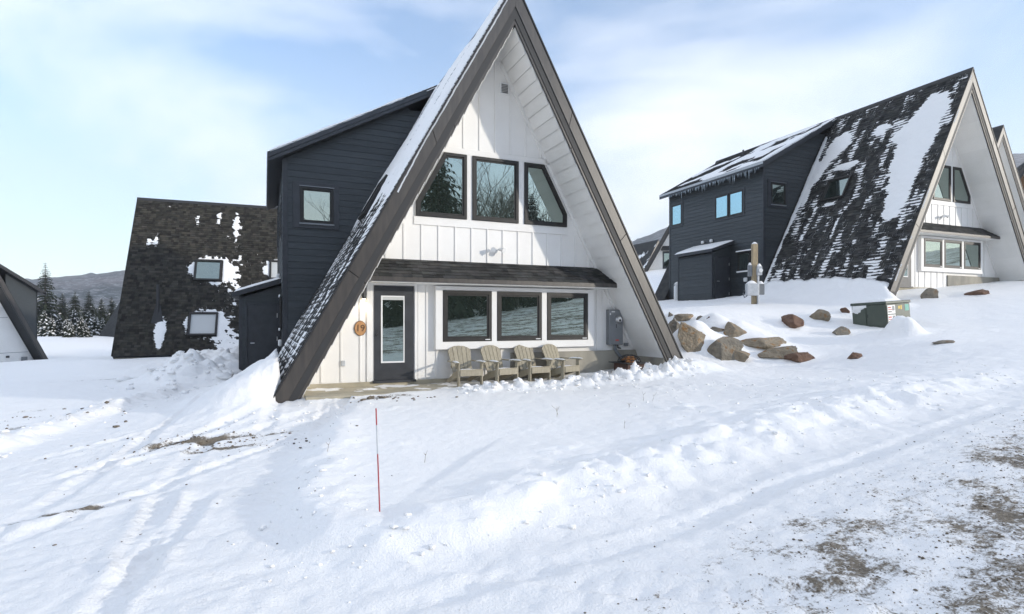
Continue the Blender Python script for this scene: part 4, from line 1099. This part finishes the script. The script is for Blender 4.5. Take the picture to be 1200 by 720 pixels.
def chair_proto():
    root = empty('adirondack_chair')
    # front legs and sloping side rails
    for sx in (-1, 1):
        MB().box(sx*.27-.016, sx*.27+.016, -.30, -.20, 0, .52).build('leg', 'chair', root, bevel=.004)
        MB().prism([(sx*.236, -.30, .36), (sx*.236, -.30, .25), (sx*.236, .52, .0), (sx*.236, .60, .0), (sx*.236, .60, .05), (sx*.236, .10, .27)], (sx*.026, 0, 0)).build('leg', 'chair', root, bevel=.003)
        # broad arm with rounded front
        arm = [(sx*.225, -.36, .52), (sx*.255, -.40, .52), (sx*.33, -.40, .52), (sx*.365, -.35, .52), (sx*.36, -.05, .52), (sx*.315, .36, .52), (sx*.255, .36, .52), (sx*.245, .0, .52)]
        MB().prism(arm, (0, 0, .024)).build('armrest', 'chair', root, bevel=.005)
        MB().prism([(sx*.287, -.27, .52), (sx*.287, -.23, .40), (sx*.287, -.22, .40), (sx*.287, -.21, .52)], (sx*.05, 0, 0)).build('arm_bracket', 'chair', root)
    MB().box(-.252, .252, -.325, -.30, .24, .365).build('apron', 'chair', root, bevel=.004)
    for k in range(5):                                   # seat slats
        y0 = -.30 + k*.098; z0 = .362 - (y0+.30)*.26
        MB().add([(-.255, y0, z0), (.255, y0, z0), (.255, y0+.088, z0-.023), (-.255, y0+.088, z0-.023), (-.255, y0, z0+.022), (.255, y0, z0+.022), (.255, y0+.088, z0-.001), (-.255, y0+.088, z0-.001)],
                 [(3,2,1,0), (4,5,6,7), (0,1,5,4), (1,2,6,5), (2,3,7,6), (3,0,4,7)]).build('seat_slat', 'chair', root)
    # fan back, reclined
    rec = math.radians(24); o = Vector((0, .17, .22)); U = Vector((0, math.sin(rec), math.cos(rec))); N = Vector((0, math.cos(rec), -math.sin(rec)))
    nb = 5
    for k in range(nb):
        a0 = (k - nb/2); a1 = a0 + 1
        xb0, xb1 = a0*.090+.004, a1*.090-.004; xt0, xt1 = a0*.112+.004, a1*.112-.004
        def top(x): return .56 + .155*math.sqrt(max(0, 1-(x/.285)**2))
        pts = [(xb0, 0), (xb1, 0), (xt1, top(xt1)), ((xt0+xt1)/2, top((xt0+xt1)/2)+.004), (xt0, top(xt0))]
        P3 = [o + Vector((x, 0, 0)) + U*h for x, h in pts]
        MB().prism(P3, N*.020).build('back_slat', 'chair', root, bevel=.003)
    for h, w in ((.18, .25), (.50, .27)):
        c = o + U*h + N*.021
        MB().prism([c+Vector((-w, 0, 0)), c+Vector((w, 0, 0)), c+Vector((w, 0, 0))+U*.06, c+Vector((-w, 0, 0))+U*.06], N*.02).build('back_rail', 'chair', root)
    # snow left on arms and seat
    rr = np.random.RandomState(3)
    for sx in (-1, 1):
        hs = lambda u, v: .035*(1 - ((u)/.19)**4) * (1-(v/.055)**2) + .012*fbm(u*14, v*14, 2) - .012
        snow_sheet(lambda u, v, n: (sx*.300 + v + sx*(-.02)*(u/.19), -.18 + u, .545 + n), -.19, .19, -.055, .055, hs, .02, root, 'arm_snow')
    hs = lambda u, v: .07*(1-(u/.24)**4)*np.exp(-((v-.25)/.17)**2) + .02*fbm(u*9, v*9, 2) - .016
    snow_sheet(lambda u, v, n: (u, -.30 + v, .385 - v*.26 + n), -.24, .24, .0, .42, hs, .025, root, 'seat_snow')
    return root
proto = chair_proto()
CH = [(-.95, -.60, 2, 'taupe adirondack chair nearest the door, leftmost of the four'),
      (-.13, -.64, 12, 'taupe adirondack chair, second from the door, below the middle of the windows'),
      (.73, -.58, 8, 'taupe adirondack chair, third from the door'),
      (1.48, -.63, 19, 'taupe adirondack chair farthest from the door, before the concrete footing')]
for i, (x, y, a, lb) in enumerate(CH):
    c = proto if i == 0 else copy_tree(proto)
    c.location = (x, y, -.115); c.rotation_euler = (0, 0, math.radians(a)); tag(c, lb, 'chair', 'adirondack chairs along the facade')

# fire pit
fp = empty('fire_pit', (3.42, -.62, -.03), math.radians(4), 'square rusty fire pit with mesh dome, filled with orange split wood', 'fire pit')
m = MB(); m.ring([(-.27, -.27, .05), (.27, -.27, .05), (.27, .27, .05), (-.27, .27, .05)], [(-.25, -.25, .05), (.25, -.25, .05), (.25, .25, .05), (-.25, .25, .05)], (0, 0, .24)); m.box(-.25, .25, -.25, .25, .06, .09)
m.build('bowl', 'rust', fp)
MB().ring([(-.37, -.37, .29), (.37, -.37, .29), (.37, .37, .29), (-.37, .37, .29)], [(-.25, -.25, .29), (.25, -.25, .29), (.25, .25, .29), (-.25, .25, .29)], (0, 0, .02)).build('rim', 'black', fp, bevel=.003)
for sx in (-1, 1):
    for sy in (-1, 1): MB().box(sx*.24-.02, sx*.24+.02, sy*.24-.02, sy*.24+.02, -.10, .05).build('leg', 'black', fp)
for k, x in enumerate((-.15, 0, .15)): MB().box(x-.022, x+.022, -.276, -.2705, .17, .20).build('cutout', 'sticker', fp)
dm = MB()
for a in range(6):
    an = math.pi*a/6
    dm.tube([(math.cos(an)*.30*math.cos(q), math.sin(an)*.30*math.cos(q), .31 + .19*math.sin(q)) for q in [math.pi*i/12 for i in range(13)]], .006, 5)
for q in (.0, .35, .75, 1.15): dm.tube([(math.cos(2*math.pi*i/24)*.30*math.cos(q), math.sin(2*math.pi*i/24)*.30*math.cos(q), .31+.19*math.sin(q)) for i in range(25)], .006, 5)
dm.build('mesh_dome', 'black', fp)
rl = random.Random(8)
for k in range(9):
    a = rl.uniform(0, math.pi); p = Vector((rl.uniform(-.08, .08), rl.uniform(-.08, .08), .29 + .018*k*.9)); d = Vector((math.cos(a), math.sin(a), rl.uniform(-.25, .25)))*rl.uniform(.12, .19)
    MB().tube([p-d, p, p+d], [.026, .032, .024], 5).build('firewood', 'log', fp)

# snow stake
r0, f0, z0 = hit(445, 601)
sx_, sy_ = W(r0, f0)
stk = empty('marker_stake', (sx_, sy_, z0), 0, 'thin red and white snow marker stake standing in the field', 'stake')
top = Vector((-.030*CR[0], -.030*CR[1], .835))
def seg(a, b, mt, nm): MB().tube([top*a, top*b], .0055, 10).build(nm, mt, stk)
seg(-.10, .56, 'red', 'red_shaft'); seg(.5602, .84, 'galv', 'white_band'); seg(.8402, 1.0, 'red', 'red_tip')

# ---- boulders
def boulder_mesh(seed, w, d, h, rough=.10):
    bm = bmesh.new(); bmesh.ops.create_icosphere(bm, subdivisions=4, radius=1.0)
    rs = np.random.RandomState(seed)
    P = np.array([v.co[:] for v in bm.verts])
    for _ in range(14):
        nrm = rs.normal(size=3); nrm /= np.linalg.norm(nrm); c = rs.uniform(.42, .80)
        dd = P @ nrm - c; P = P - np.outer(np.clip(dd, 0, None)*.98, nrm)
    k = 1 + rough*(fbm(P[:, 0]*1.7+seed, P[:, 1]*1.7+P[:, 2]*1.3, 4)) + .09*fbm(P[:, 0]*4+seed, P[:, 2]*4+P[:, 1]*3, 4)
    P = P * k[:, None] * np.array([w, d, h])
    for v, p in zip(bm.verts, P): v.co = p
    me = bpy.data.meshes.new('boulder'); bm.to_mesh(me); bm.free(); me.shade_smooth(); me.set_sharp_from_angle(angle=math.radians(28))
    return me
# x0, x1, y0, y1 in the photograph, rock, cap of snow, label
BL = [(796, 829, 383, 424, 'rock_tan', .8, 'tallest boulder at the roof foot, grey above and orange-brown at its base'),
 (824, 867, 401, 426, 'rock_grey', .9, 'broad dark grey boulder in the lowest row, right of the tallest one'),
 (848, 881, 383, 401, 'rock_tan', .8, 'tan angular boulder with brown side, above the broad dark grey one'),
 (829, 848, 384, 395, 'rock_grey', .9, 'grey wedge-shaped boulder between the tallest one and the tan angular one'),
 (826, 841, 374, 386, 'rock_red', .7, 'rust-red boulder in the upper row above the tallest one'),
 (817, 824, 373, 380, 'rock_grey', .3, 'small dark stone left of the rust-red boulder'),
 (790, 812, 369, 378, 'rock_tan', .6, 'flat slab-like tan boulder at the upper left of the rock slope'),
 (783, 790, 368, 376, 'rock_grey', .4, 'small grey boulder topmost beside the roof edge'),
 (786, 801, 382, 398, 'rock_grey', .5, 'grey boulder half hidden by the roof rake'),
 (871, 908, 398, 410, 'rock_tan', .9, 'long low tan boulder with snow drifted over its top'),
 (851, 877, 412, 424, 'rock_tan', .3, 'flat brown stone at the foot of the broad dark grey boulder'),
 (898, 933, 409, 422, 'rock_tan', .7, 'low tan boulder in the snow, left of the dark red-brown one'),
 (924, 956, 416, 426, 'rock_red', .5, 'dark red-brown boulder lowest in the snow slope'),
 (915, 943, 374, 387, 'rock_red', .6, 'red-brown boulder alone below the utility post'),
 (945, 968, 367, 378, 'rock_tan', .6, 'tan pointed boulder right of the lone red-brown one'),
 (986, 997, 361, 370, 'rock_red', .4, 'small dark stone just left of the green cabinet'),
 (974, 992, 386, 394, 'rock_grey', .2, 'flat dark stone at the lower left of the green cabinet'),
 (994, 1009, 415, 423, 'rock_red', .3, 'small dark pointed stone far right of the red-brown lowest boulder'),
 (1096, 1114, 399, 405, 'rock_grey', .3, 'grey stone alone in the smooth snow right of the green cabinet'),
 (1077, 1099, 342, 352, 'rock_grey', .4, 'rounded grey stone in front of the uphill house windows'),
 (1135, 1155, 341, 348, 'rock_red', .5, 'flat dark stone before the uphill house footing, near the right edge')]
BRF = [(5.11, 15.72), (5.82, 15.51), (6.79, 16.8), (6.21, 17.04), (6.26, 17.52), (6.02, 17.85), (5.58, 18.15), (5.26, 18.45), (5.02, 16.98), (7.18, 16.23), (6.26, 15.51), (7.5, 15.54), (7.8, 15.0), (8.93, 17.76), (10.22, 18.75), (11.73, 19.59), (9.94, 16.98), (8.62, 14.04), (10.45, 13.53), (15.29, 20.49), (16.8, 20.16)]
for i, (x0, x1, y0, y1, mt, cap, lb) in enumerate(BL):
    r, f = BRF[i]; xc = (x0+x1)/2
    w = (x1-x0)/2*f/654; hh = (y1-y0)*f/654
    if i in (3, 4, 6, 8, 9, 10, 11): w *= 1.15; hh *= 1.25
    zc_ = CAM[2] + (376 - (y0+y1)/2)/654*f
    f2 = f + w*.25; r2 = (xc-600)/654*f2
    me = boulder_mesh(40+i, w*1.42, w*1.05, max(hh*.98, w*.5))
    me.materials.append(M[mt])
    root = bpy.data.objects.new('boulder', me); col.objects.link(root)
    bx_, by_ = W(r2, f2); root.location = (bx_, by_, zc_ - hh*.03)
    root.rotation_euler = (0, 0, -YAW + random.Random(i).uniform(-.3, .3))
    tag(root, lb, 'boulder', 'boulders on the snowy slope')
# ---- green transformer cabinet
r0, f0 = 11.57, 17.2
tx, ty = W(r0, f0)
tr = empty('utility_cabinet', (tx, ty, 1.10), math.radians(-3.9), 'green steel utility cabinet with warning stickers, half buried in snow', 'utility cabinet')
tr.rotation_euler = (math.radians(-2), math.radians(-3.5), math.radians(-3.9))
MB().box(0, 1.06, 0, 1.15, -.35, .74).build('body', 'green_metal', tr, bevel=.012)
MB().box(-.03, 1.09, -.03, 1.18, .742, .83).build('lid', 'green_metal', tr, bevel=.015)
MB().box(-.022, -.001, .02, .63, .10, .73).build('door_panel', 'green_metal', tr, bevel=.006)
MB().box(-.022, -.001, .66, 1.13, -.1, .73).build('door_panel', 'green_metal', tr, bevel=.006)
MB().box(-.026, -.023, .58, .61, .35, .45).build('latch', 'black', tr)
MB().box(.02, 1.04, -.012, -.001, .0, .70).build('door_panel', 'green_metal', tr, bevel=.005)
for zz in (.13, .43):
    st = MB().box(.05, .38, -.0165, -.0125, zz, zz+.27).build('warning_sticker', 'sticker', tr)
    MB().box(.07, .20, -.019, -.017, zz+.18, zz+.22).build('print', 'red_print', st)
    MB().box(.07, .22, -.019, -.017, zz+.05, zz+.08).build('print', 'black', st)
    MB().box(.25, .35, -.019, -.017, zz+.10, zz+.24).build('print', 'grey_metal', st)
    MB().box(.07, .24, -.019, -.017, zz+.12, zz+.145).build('print', 'red_print', st)
MB().box(.62, .68, -.0165, -.0125, .55, .68).build('sticker', 'yellow', tr)
MB().box(.52, .60, -.0165, -.0125, .57, .66).build('sticker', 'yellow', tr)
MB().box(.82, .99, -.0165, -.0125, .50, .70).build('sticker', 'teal', tr)
MB().box(.84, .97, -.0165, -.0125, .06, .10).build('sticker', 'yellow', tr)
hs = lambda U, V: .085 + .05*fbm(U*2.2, V*2.2+1, 3) - .13*sst(.12, 0, np.minimum.reduce([U+.02, 1.08-U, V+.02, 1.17-V])) - .10*sst(.6, .9, U)
snow_sheet(lambda u, v, n: (u, v, .832+n), -.02, 1.08, -.02, 1.17, hs, .05, tr, 'lid_snow')
hs = lambda U, V: .05*np.exp(-((U-.98)/.16)**2-((V-.62)/.12)**2) + .04*np.exp(-((U-.78)/.12)**2-((V-.70)/.07)**2) + .02*fbm(U*12, V*12, 3) - .016
snow_sheet(lambda u, v, n: (-.022-n, u, v), .45, 1.14, .35, .74, hs, .025, tr, 'stuck_snow')

# ---- utility post with meters
r0, f0 = 9.55, 22.0
tx, ty = W(r0, f0); tz = gz(r0, f0) - .1
up = empty('utility_post', (tx, ty, tz), -YAW, 'timber post carrying grey electric meter boxes before the uphill house', 'utility post')
MB().box(-.10, .12, -.07, .07, -.3, 2.45).build('post', 'wood_post', up, bevel=.012)
hs = lambda u, v: .10*(1-(u/.12)**2)*(1-(v/.08)**2)
snow_sheet(lambda u, v, n: (u+.01, v, 2.445+n), -.105, .105, -.068, .068, hs, .03, up, 'snow_cap')
def mbox(x0, x1, y0, y1, z0, z1, nm, mt='galv', snow=True):
    b = MB().box(x0, x1, y0, y1, z0, z1).build(nm, mt, up, bevel=.015)
    if snow:
        cx_, wx_, cy_, wy_ = (x0+x1)/2, (x1-x0)/2, (y0+y1)/2, (y1-y0)/2
        hs = lambda u, v: .13*(1-np.abs(u/wx_)**2.2)*(1-np.abs(v/wy_)**2.2)
        snow_sheet(lambda u, v, n: (cx_+u, cy_+v, z1-.004+n), -wx_*.97, wx_*.97, -wy_*.97, wy_*.97, hs, .04, b, 'box_snow')
    return b
mbox(-.40, .02, -.30, -.075, .42, .88, 'meter_box'); mbox(.13, .36, -.12, .10, .46, .88, 'meter_box', 'grey_metal')
mbox(-.24, -.105, -.08, .08, 1.18, 1.62, 'junction_box', 'grey_metal')
mh = mbox(.035, .23, -.20, -.075, 1.22, 1.56, 'meter_head')
MB().tube([(.15, -.2, 1.40), (.15, -.27, 1.40)], .075, 14).build('meter_glass', 'white_plastic', mh)
MB().tube([(.10, -.11, 1.22), (.10, -.11, -.2)], .045, 10).build('conduit', 'galv', up)
MB().tube([(-.36, -.2, .42), (-.46, -.18, .34), (-.50, -.15, .50), (-.45, -.12, .62), (-.38, -.1, .60)], .025, 8).build('cable', 'grey_metal', up, smooth=True)

# white gas cylinder behind the uphill shed
_r, _f = loc_to_rf(H2, -5.35, 10.35); _w = W(_r, _f); zz = gz(_r, _f)
gc = empty('gas_cylinder', (_w[0], _w[1], zz - .05), 0, 'white gas cylinder beside the shed of the uphill house', 'gas cylinder')
MB().tube([(0, 0, 0), (0, 0, .08), (0, 0, .78), (0, 0, .88), (0, 0, .93)], [.17, .19, .19, .14, .06], 18).build('tank', 'white_plastic', gc, smooth=True)
MB().tube([(0, 0, .93), (0, 0, 1.0)], .09, 12).build('collar', 'white_plastic', gc)
hs = lambda u, v: .16*(1-(u*u+v*v)/.036)
snow_sheet(lambda u, v, n: (u, v, .90+n), -.18, .18, -.18, .18, hs, .03, gc, 'snow_cap')

# ------------------------------------------------------------------ trees
def spruce_mesh(h, rad, seed, snow=0.0, step=.33, dens=1.0):
    rs = random.Random(seed); cr_ = MB(); sn = MB(); tk = MB()
    tk.tube([(0, 0, -.4), (0, 0, h*.5), (0, 0, h*.98)], [h*.018, h*.011, .012], 7)
    z = h*.05
    while z < h*.985:
        q = 1 - z/h; R = rad*(q**.8)*rs.uniform(.78, 1.12) + .06
        nb = max(4, int((5 + 5*q)*dens)); a0 = rs.uniform(0, 6.28)
        for k in range(nb):
            a = a0 + 6.283*k/nb + rs.uniform(-.25, .25); L = R*rs.uniform(.65, 1.12)
            ca, sa = math.cos(a), math.sin(a); dr = rs.uniform(.10, .42) + .25*q; ns = 4 if L > .6 else 3
            def P(t, s, dzz=0): # along, sideways
                return (ca*L*t - sa*s, sa*L*t + ca*s, z + L*(.10*t - dr*t*t) + dzz)
            zz = rs.uniform(-.1, .1)
            for i in range(ns):
                t0, t1 = i/ns, (i+1.0)/ns; wd = L*(.34*(1 - t0*.65))*rs.uniform(.7, 1.15)
                for sd_ in (-1, 1):
                    cr_.add([P(t0, 0), P(min(1, t0 + .12), 0), P(t0 + .30, sd_*wd, -wd*.30 - rs.uniform(0, .06)), P(t0 + .17, sd_*wd*.8, -wd*.42)], [(0, 1, 2, 3)])
                    if rs.random() < .75: cr_.add([P(t0+.05, 0), P(min(1, t0+.22), 0), P(t0+.22, sd_*wd*.6, -wd*.65 - rs.uniform(0, .08))], [(0, 1, 2)])
            cr_.add([P(.6, -L*.05), P(.6, L*.05), P(1.12, 0, -L*.05)], [(0, 1, 2)])
            if snow > 0 and rs.random() < snow:
                for i in range(2):
                    t0 = rs.uniform(.25, .6); w2 = L*.16*rs.uniform(.7, 1.2); t1 = t0 + rs.uniform(.25, .45); hgt = .04 + .05*L
                    A = [P(t0, 0, .03), P((t0+t1)/2, -w2, .0), P(t1, 0, -.0), P((t0+t1)/2, w2, .0), P((t0+t1)/2, 0, hgt+.03)]
                    sn.add(A, [(0, 1, 4), (1, 2, 4), (2, 3, 4), (3, 0, 4)])
        z += step*rs.uniform(.7, 1.3)*(.55 + .45*q)
    return tk, cr_, sn
class Tree:
    def __init__(s, tk, cr_, sn=None, mt='bark', name='spruce_tree'):
        s.name = name; s.parts = []
        for nm, mb, mtn in (('trunk', tk, mt), ('crown', cr_, 'needles'), ('branch_snow', sn, 'snow')):
            if mb and mb.v:
                o = mb.build(nm, mtn, None); me = o.data; bpy.data.objects.remove(o); s.parts.append((nm, me))
    def put(s, x, y, z, sc, rz, label, group=None, cat='tree'):
        r = empty(s.name, (x, y, z), rz, label, cat, group); r.scale = (sc, sc, sc)
        for nm, me in s.parts:
            o = bpy.data.objects.new(nm, me); col.objects.link(o); o.parent = r
            if nm == 'branch_snow': o['kind'] = 'stuff'
        return r
sp_tall = Tree(*spruce_mesh(11, 2.9, 1, .03, .42, 1.2)); sp_mid = [Tree(*spruce_mesh(8, 2.6, 2+k, .03, .27, 1.25)) for k in range(3)]; sp_snow = [Tree(*spruce_mesh(4.5, 2.1, 12+k, .45, .22, 1.25)) for k in range(2)]
def tree_at(tr_, px, ptop, f, h0, rz, label, group=None):
    r = (px-600)/654*f; z = gz(r, f) - .15; ht = CAM[2] + (376-ptop)/654*f - z
    x, y = W(r, f); return tr_.put(x, y, z, ht/h0, rz, label, group)
tree_at(sp_tall, 53, 306, 86, 11, .4, 'tall ragged spruce rising above all others by the left house')
NL = ['second', 'third', 'fourth', 'fifth', 'sixth']
for k, (px, pt, f) in enumerate(((73, 343, 88), (88, 341, 84), (104, 340, 90), (119, 349, 88), (131, 347, 94))):
    tree_at(sp_mid[k % 3], px, pt, f, 8, k*1.3, NL[k] + ' dark spruce counted from the left house towards the dark roof', 'dark spruces before the mountain')
for k, (px, pt, f) in enumerate(((52, 364, 74), (61, 371, 70), (69, 368, 76), (78, 372, 70), (87, 362, 76), (95, 370, 71), (104, 364, 77), (112, 369, 72), (120, 372, 76), (83, 376, 67), (100, 378, 67))):
    tree_at(sp_snow[k % 2], px, pt, f, 4.5, k*2.1, 'snow-laden young spruce in the thicket at the mountain foot', 'snow-laden young spruces')

def bare_tree_mesh(h, seed):
    rs = random.Random(seed); tk = MB()
    def grow(p, d, L, r, lev):
        n = 3; pts = [p]; q = p; dd = d
        for i in range(n):
            dd = (dd + Vector((rs.uniform(-1, 1), rs.uniform(-1, 1), rs.uniform(-.3, .9)))*.13).normalized(); q = q + dd*L/n; pts.append(q)
        tk.tube(pts, [r*(1 - .4*i/n) for i in range(n+1)], 5 if lev < 2 else 3, cap=False)
        if lev >= 5 or r < .006: return
        nk = 3 if lev < 4 else 2
        for k in range(nk + (1 if lev == 0 else 0)):
            t = rs.uniform(.45, 1.0); b = pts[0].lerp(pts[-1], t) if k else pts[-1]
            ax = Vector((rs.uniform(-1, 1), rs.uniform(-1, 1), rs.uniform(-.2, .6))).normalized()
            nd = (dd + ax*rs.uniform(.45, .85)).normalized()
            grow(b, nd, L*rs.uniform(.58, .80), r*rs.uniform(.5, .66), lev+1)
    grow(Vector((0, 0, -.3)), Vector((0, 0, 1)), h*.34, h*.014, 0)
    return tk
class Bare(Tree):
    def __init__(s, tk):
        s.name = 'bare_tree'; o = tk.build('trunk', 'bare_bark', None); me = o.data; bpy.data.objects.remove(o); s.parts = [('trunk', me)]
bares = [Bare(bare_tree_mesh(11, 5)), Bare(bare_tree_mesh(12, 9))]
# the wood across the road, behind the viewer: what the windows mirror
rt = random.Random(12)
for k, (x, y, h) in enumerate(((-8, -33, 11), (-4.5, -38, 14), (0.5, -34, 10), (7.4, -30, 15), (6.0, -37, 12), (8.0, -42, 11), (18.5, -36, 11), (21, -44, 13), (13.5, -45, 10), (-12, -40, 13), (-1.5, -46, 14), (4, -47, 13), (10.5, -49, 14), (17, -50, 14), (-16, -36, 12), (24, -50, 12), (-6.5, -48, 14), (6.0, -27, 3.4), (8.5, -28, 3.8), (10.5, -27, 3.2), (12.4, -28.5, 3.9), (15, -28.5, 3.6), (17.6, -29, 3.8), (3.6, -28, 3.6), (20, -31, 4.0), (1, -27, 3.6), (-2, -28, 4), (13.6, -31, 4), (16.3, -32, 4.2), (19, -34, 4.4), (22.5, -34, 4.2), (7.2, -31.5, 4))):
    sp_mid[k % 3].put(x, y, gzw(x, y) - .2, h/8, rt.uniform(0, 6), 'spruce of the wood across the road, seen only mirrored in the windows', 'spruces mirrored in the windows')
for k, (x, y, h) in enumerate(((-3, -32, 12), (9.5, -31, 13), (12, -33, 12), (14.5, -36, 13), (16.5, -33, 11), (5.5, -33, 11), (11, -37, 13), (20, -39, 12), (-6, -36, 12), (7.5, -35, 12), (0, -39, 12), (13, -30, 10), (9, -42, 14), (12.5, -41, 13), (15.5, -43, 14), (18, -41, 13), (21.5, -42, 14), (6, -44, 14), (3, -41, 13), (24, -44, 13), (10, -34.5, 12), (15, -32, 11))):
    bares[k % 2].put(x, y, gzw(x, y) - .2, h/11, rt.uniform(0, 6), 'leafless tree across the road, seen only mirrored in the windows', 'leafless trees mirrored in the windows')

# ------------------------------------------------------------------ loose snow, grit, weeds
def lumps(name, pts, material, sub=1, seed=1, flat=.75):
    bm = bmesh.new(); bmesh.ops.create_icosphere(bm, subdivisions=sub, radius=1.0)
    P0 = np.array([v.co[:] for v in bm.verts]); F0 = np.array([[v.index for v in f.verts] for f in bm.faces]); bm.free()
    rs = np.random.RandomState(seed); V = []; Fc = []; o = 0
    for (x, y, z, s) in pts:
        k = rs.uniform(.7, 1.25, len(P0))[:, None]; sc = s*np.array([rs.uniform(.7, 1.4), rs.uniform(.7, 1.4), rs.uniform(.5, 1.0)*flat])
        a = rs.uniform(0, 6.28); Rm = np.array([[math.cos(a), -math.sin(a), 0], [math.sin(a), math.cos(a), 0], [0, 0, 1]])
        V.append((P0*k*sc) @ Rm.T + np.array([x, y, z])); Fc.append(F0 + o); o += len(P0)
    return mesh_np(name, np.concatenate(V), np.concatenate(Fc), material, None, smooth=(material == 'snow'), kind='stuff')
rs = np.random.RandomState(5)
pts = []
def scatter(n, rfun, smin, smax, sink=.3):
    rr, ff = rfun(n); zz = ground_h(rr, ff, True); s = smin*(smax/smin)**(rs.uniform(0, 1, len(rr))**2.2)
    for a, b, z, q in zip(rr, ff, zz, s):
        x, y = W(a, b); pts.append((x, y, z + q*(.5 - sink), q))
def bank(n):
    x = rs.uniform(-1.6, 4.6, n); y = -1.75 + .03*x + rs.normal(0, .34, n)
    q = [loc_to_rf(H1, a, b) for a, b in zip(x, y)]; return np.array([p[0] for p in q]), np.array([p[1] for p in q])
scatter(420, bank, .014, .060)
def berm(n):
    A = np.array(FIELD[2:11]); L = np.hypot(*np.diff(A, axis=0).T); c = np.concatenate([[0], np.cumsum(L)]); u = rs.uniform(0, c[-1], n)
    rr = np.interp(u, c, A[:, 0]); ff = np.interp(u, c, A[:, 1]); return rr + rs.normal(.05, .28, n), ff + rs.normal(.05, .28, n)
scatter(330, berm, .007, .032)
scatter(200, lambda n: (rs.uniform(1.5, 9, n), rs.uniform(7.5, 12, n)), .008, .032)
def lb(n):
    u = rs.uniform(0, 1, n); return -7.6 - .9*u + rs.normal(0, .35, n), 7.2 + 8.4*u + rs.normal(0, .3, n)
scatter(150, lb, .010, .06)
scatter(90, lambda n: (rs.normal(-8.9, .8, n), rs.normal(15.6, .7, n)), .03, .16)
scatter(60, lambda n: (rs.normal(-3.6, .5, n), rs.normal(9.3, .5, n)), .010, .04)
lumps('snow_clumps', pts, 'snow', 2, 3)

pts = []
def grit(n):
    rr = rs.uniform(-.5, 6.5, n*3); ff = rs.uniform(2.3, 8.0, n*3); d, al = polydist(rr, ff, FIELD)
    pr_ = sst(-.30, -2.2, d)*sst(5.5, 9.5, al)*(.15 + .85*sst(-.9, -2.6, d)); k = rs.uniform(0, 1, n*3) < pr_; return rr[k], ff[k]
scatter(8000, grit, .002, .010, .2)
scatter(260, lambda n: (rs.normal(-4.4, .8, n), rs.normal(8.0, .35, n)), .005, .028, .2)
scatter(60, lambda n: (rs.normal(-8.6, .9, n), rs.normal(10.2, .9, n)), .012, .05, .3)
scatter(120, lambda n: (rs.uniform(-6, -1, n), rs.uniform(3.5, 8, n)), .003, .013, .2)
scatter(35, lambda n: (rs.normal(-2.3, .5, n), rs.normal(10.35, .15, n)), .02, .06, .3)
M['grit'] = noise_mat('grit', (0.09, 0.073, 0.055), (0.22, 0.18, 0.135), 40, .9)
lumps('gravel', pts, 'grit', 1, 9)

wd = MB()
for (px, py, n) in ((655, 488, 2), (730, 505, 1), (735, 478, 2), (395, 530, 1), (485, 545, 1), (760, 470, 2), (1012, 372, 1)):
    r, f, z = hit(px, py)
    for k in range(n):
        a, b = r + rs.uniform(-.12, .12), f + rs.uniform(-.1, .1); x, y = W(a, b); L = rs.uniform(.06, .16); dx, dy = rs.uniform(-.10, .10), rs.uniform(-.05, .05)
        wd.tube([(x, y, z - .05), (x + dx*.5, y + dy*.5, z + L*.6), (x + dx*1.3, y + dy, z + L)], [.003, .002, .0015], 4)
        wd.tube([(x + dx*.5, y + dy*.5, z + L*.6), (x - dx*.4, y + dy, z + L*.85)], [.0025, .0015], 4)
wd.build('dry_weeds', 'twig', None, kind='stuff')

# ------------------------------------------------------------------ winter haze
hm = bpy.data.materials.new('haze'); hm.use_nodes = True; t = hm.node_tree; t.nodes.clear()
ho = t.nodes.new('ShaderNodeOutputMaterial'); pv_ = t.nodes.new('ShaderNodeVolumePrincipled')
pv_.inputs['Color'].default_value = (.90, .92, .95, 1); pv_.inputs['Density'].default_value = .0006; pv_.inputs['Anisotropy'].default_value = .2
t.links.new(pv_.outputs[0], ho.inputs['Volume'])
MB().box(-1480, 1480, -1480, 1480, -70, 330).build('haze', hm, None, kind='stuff')
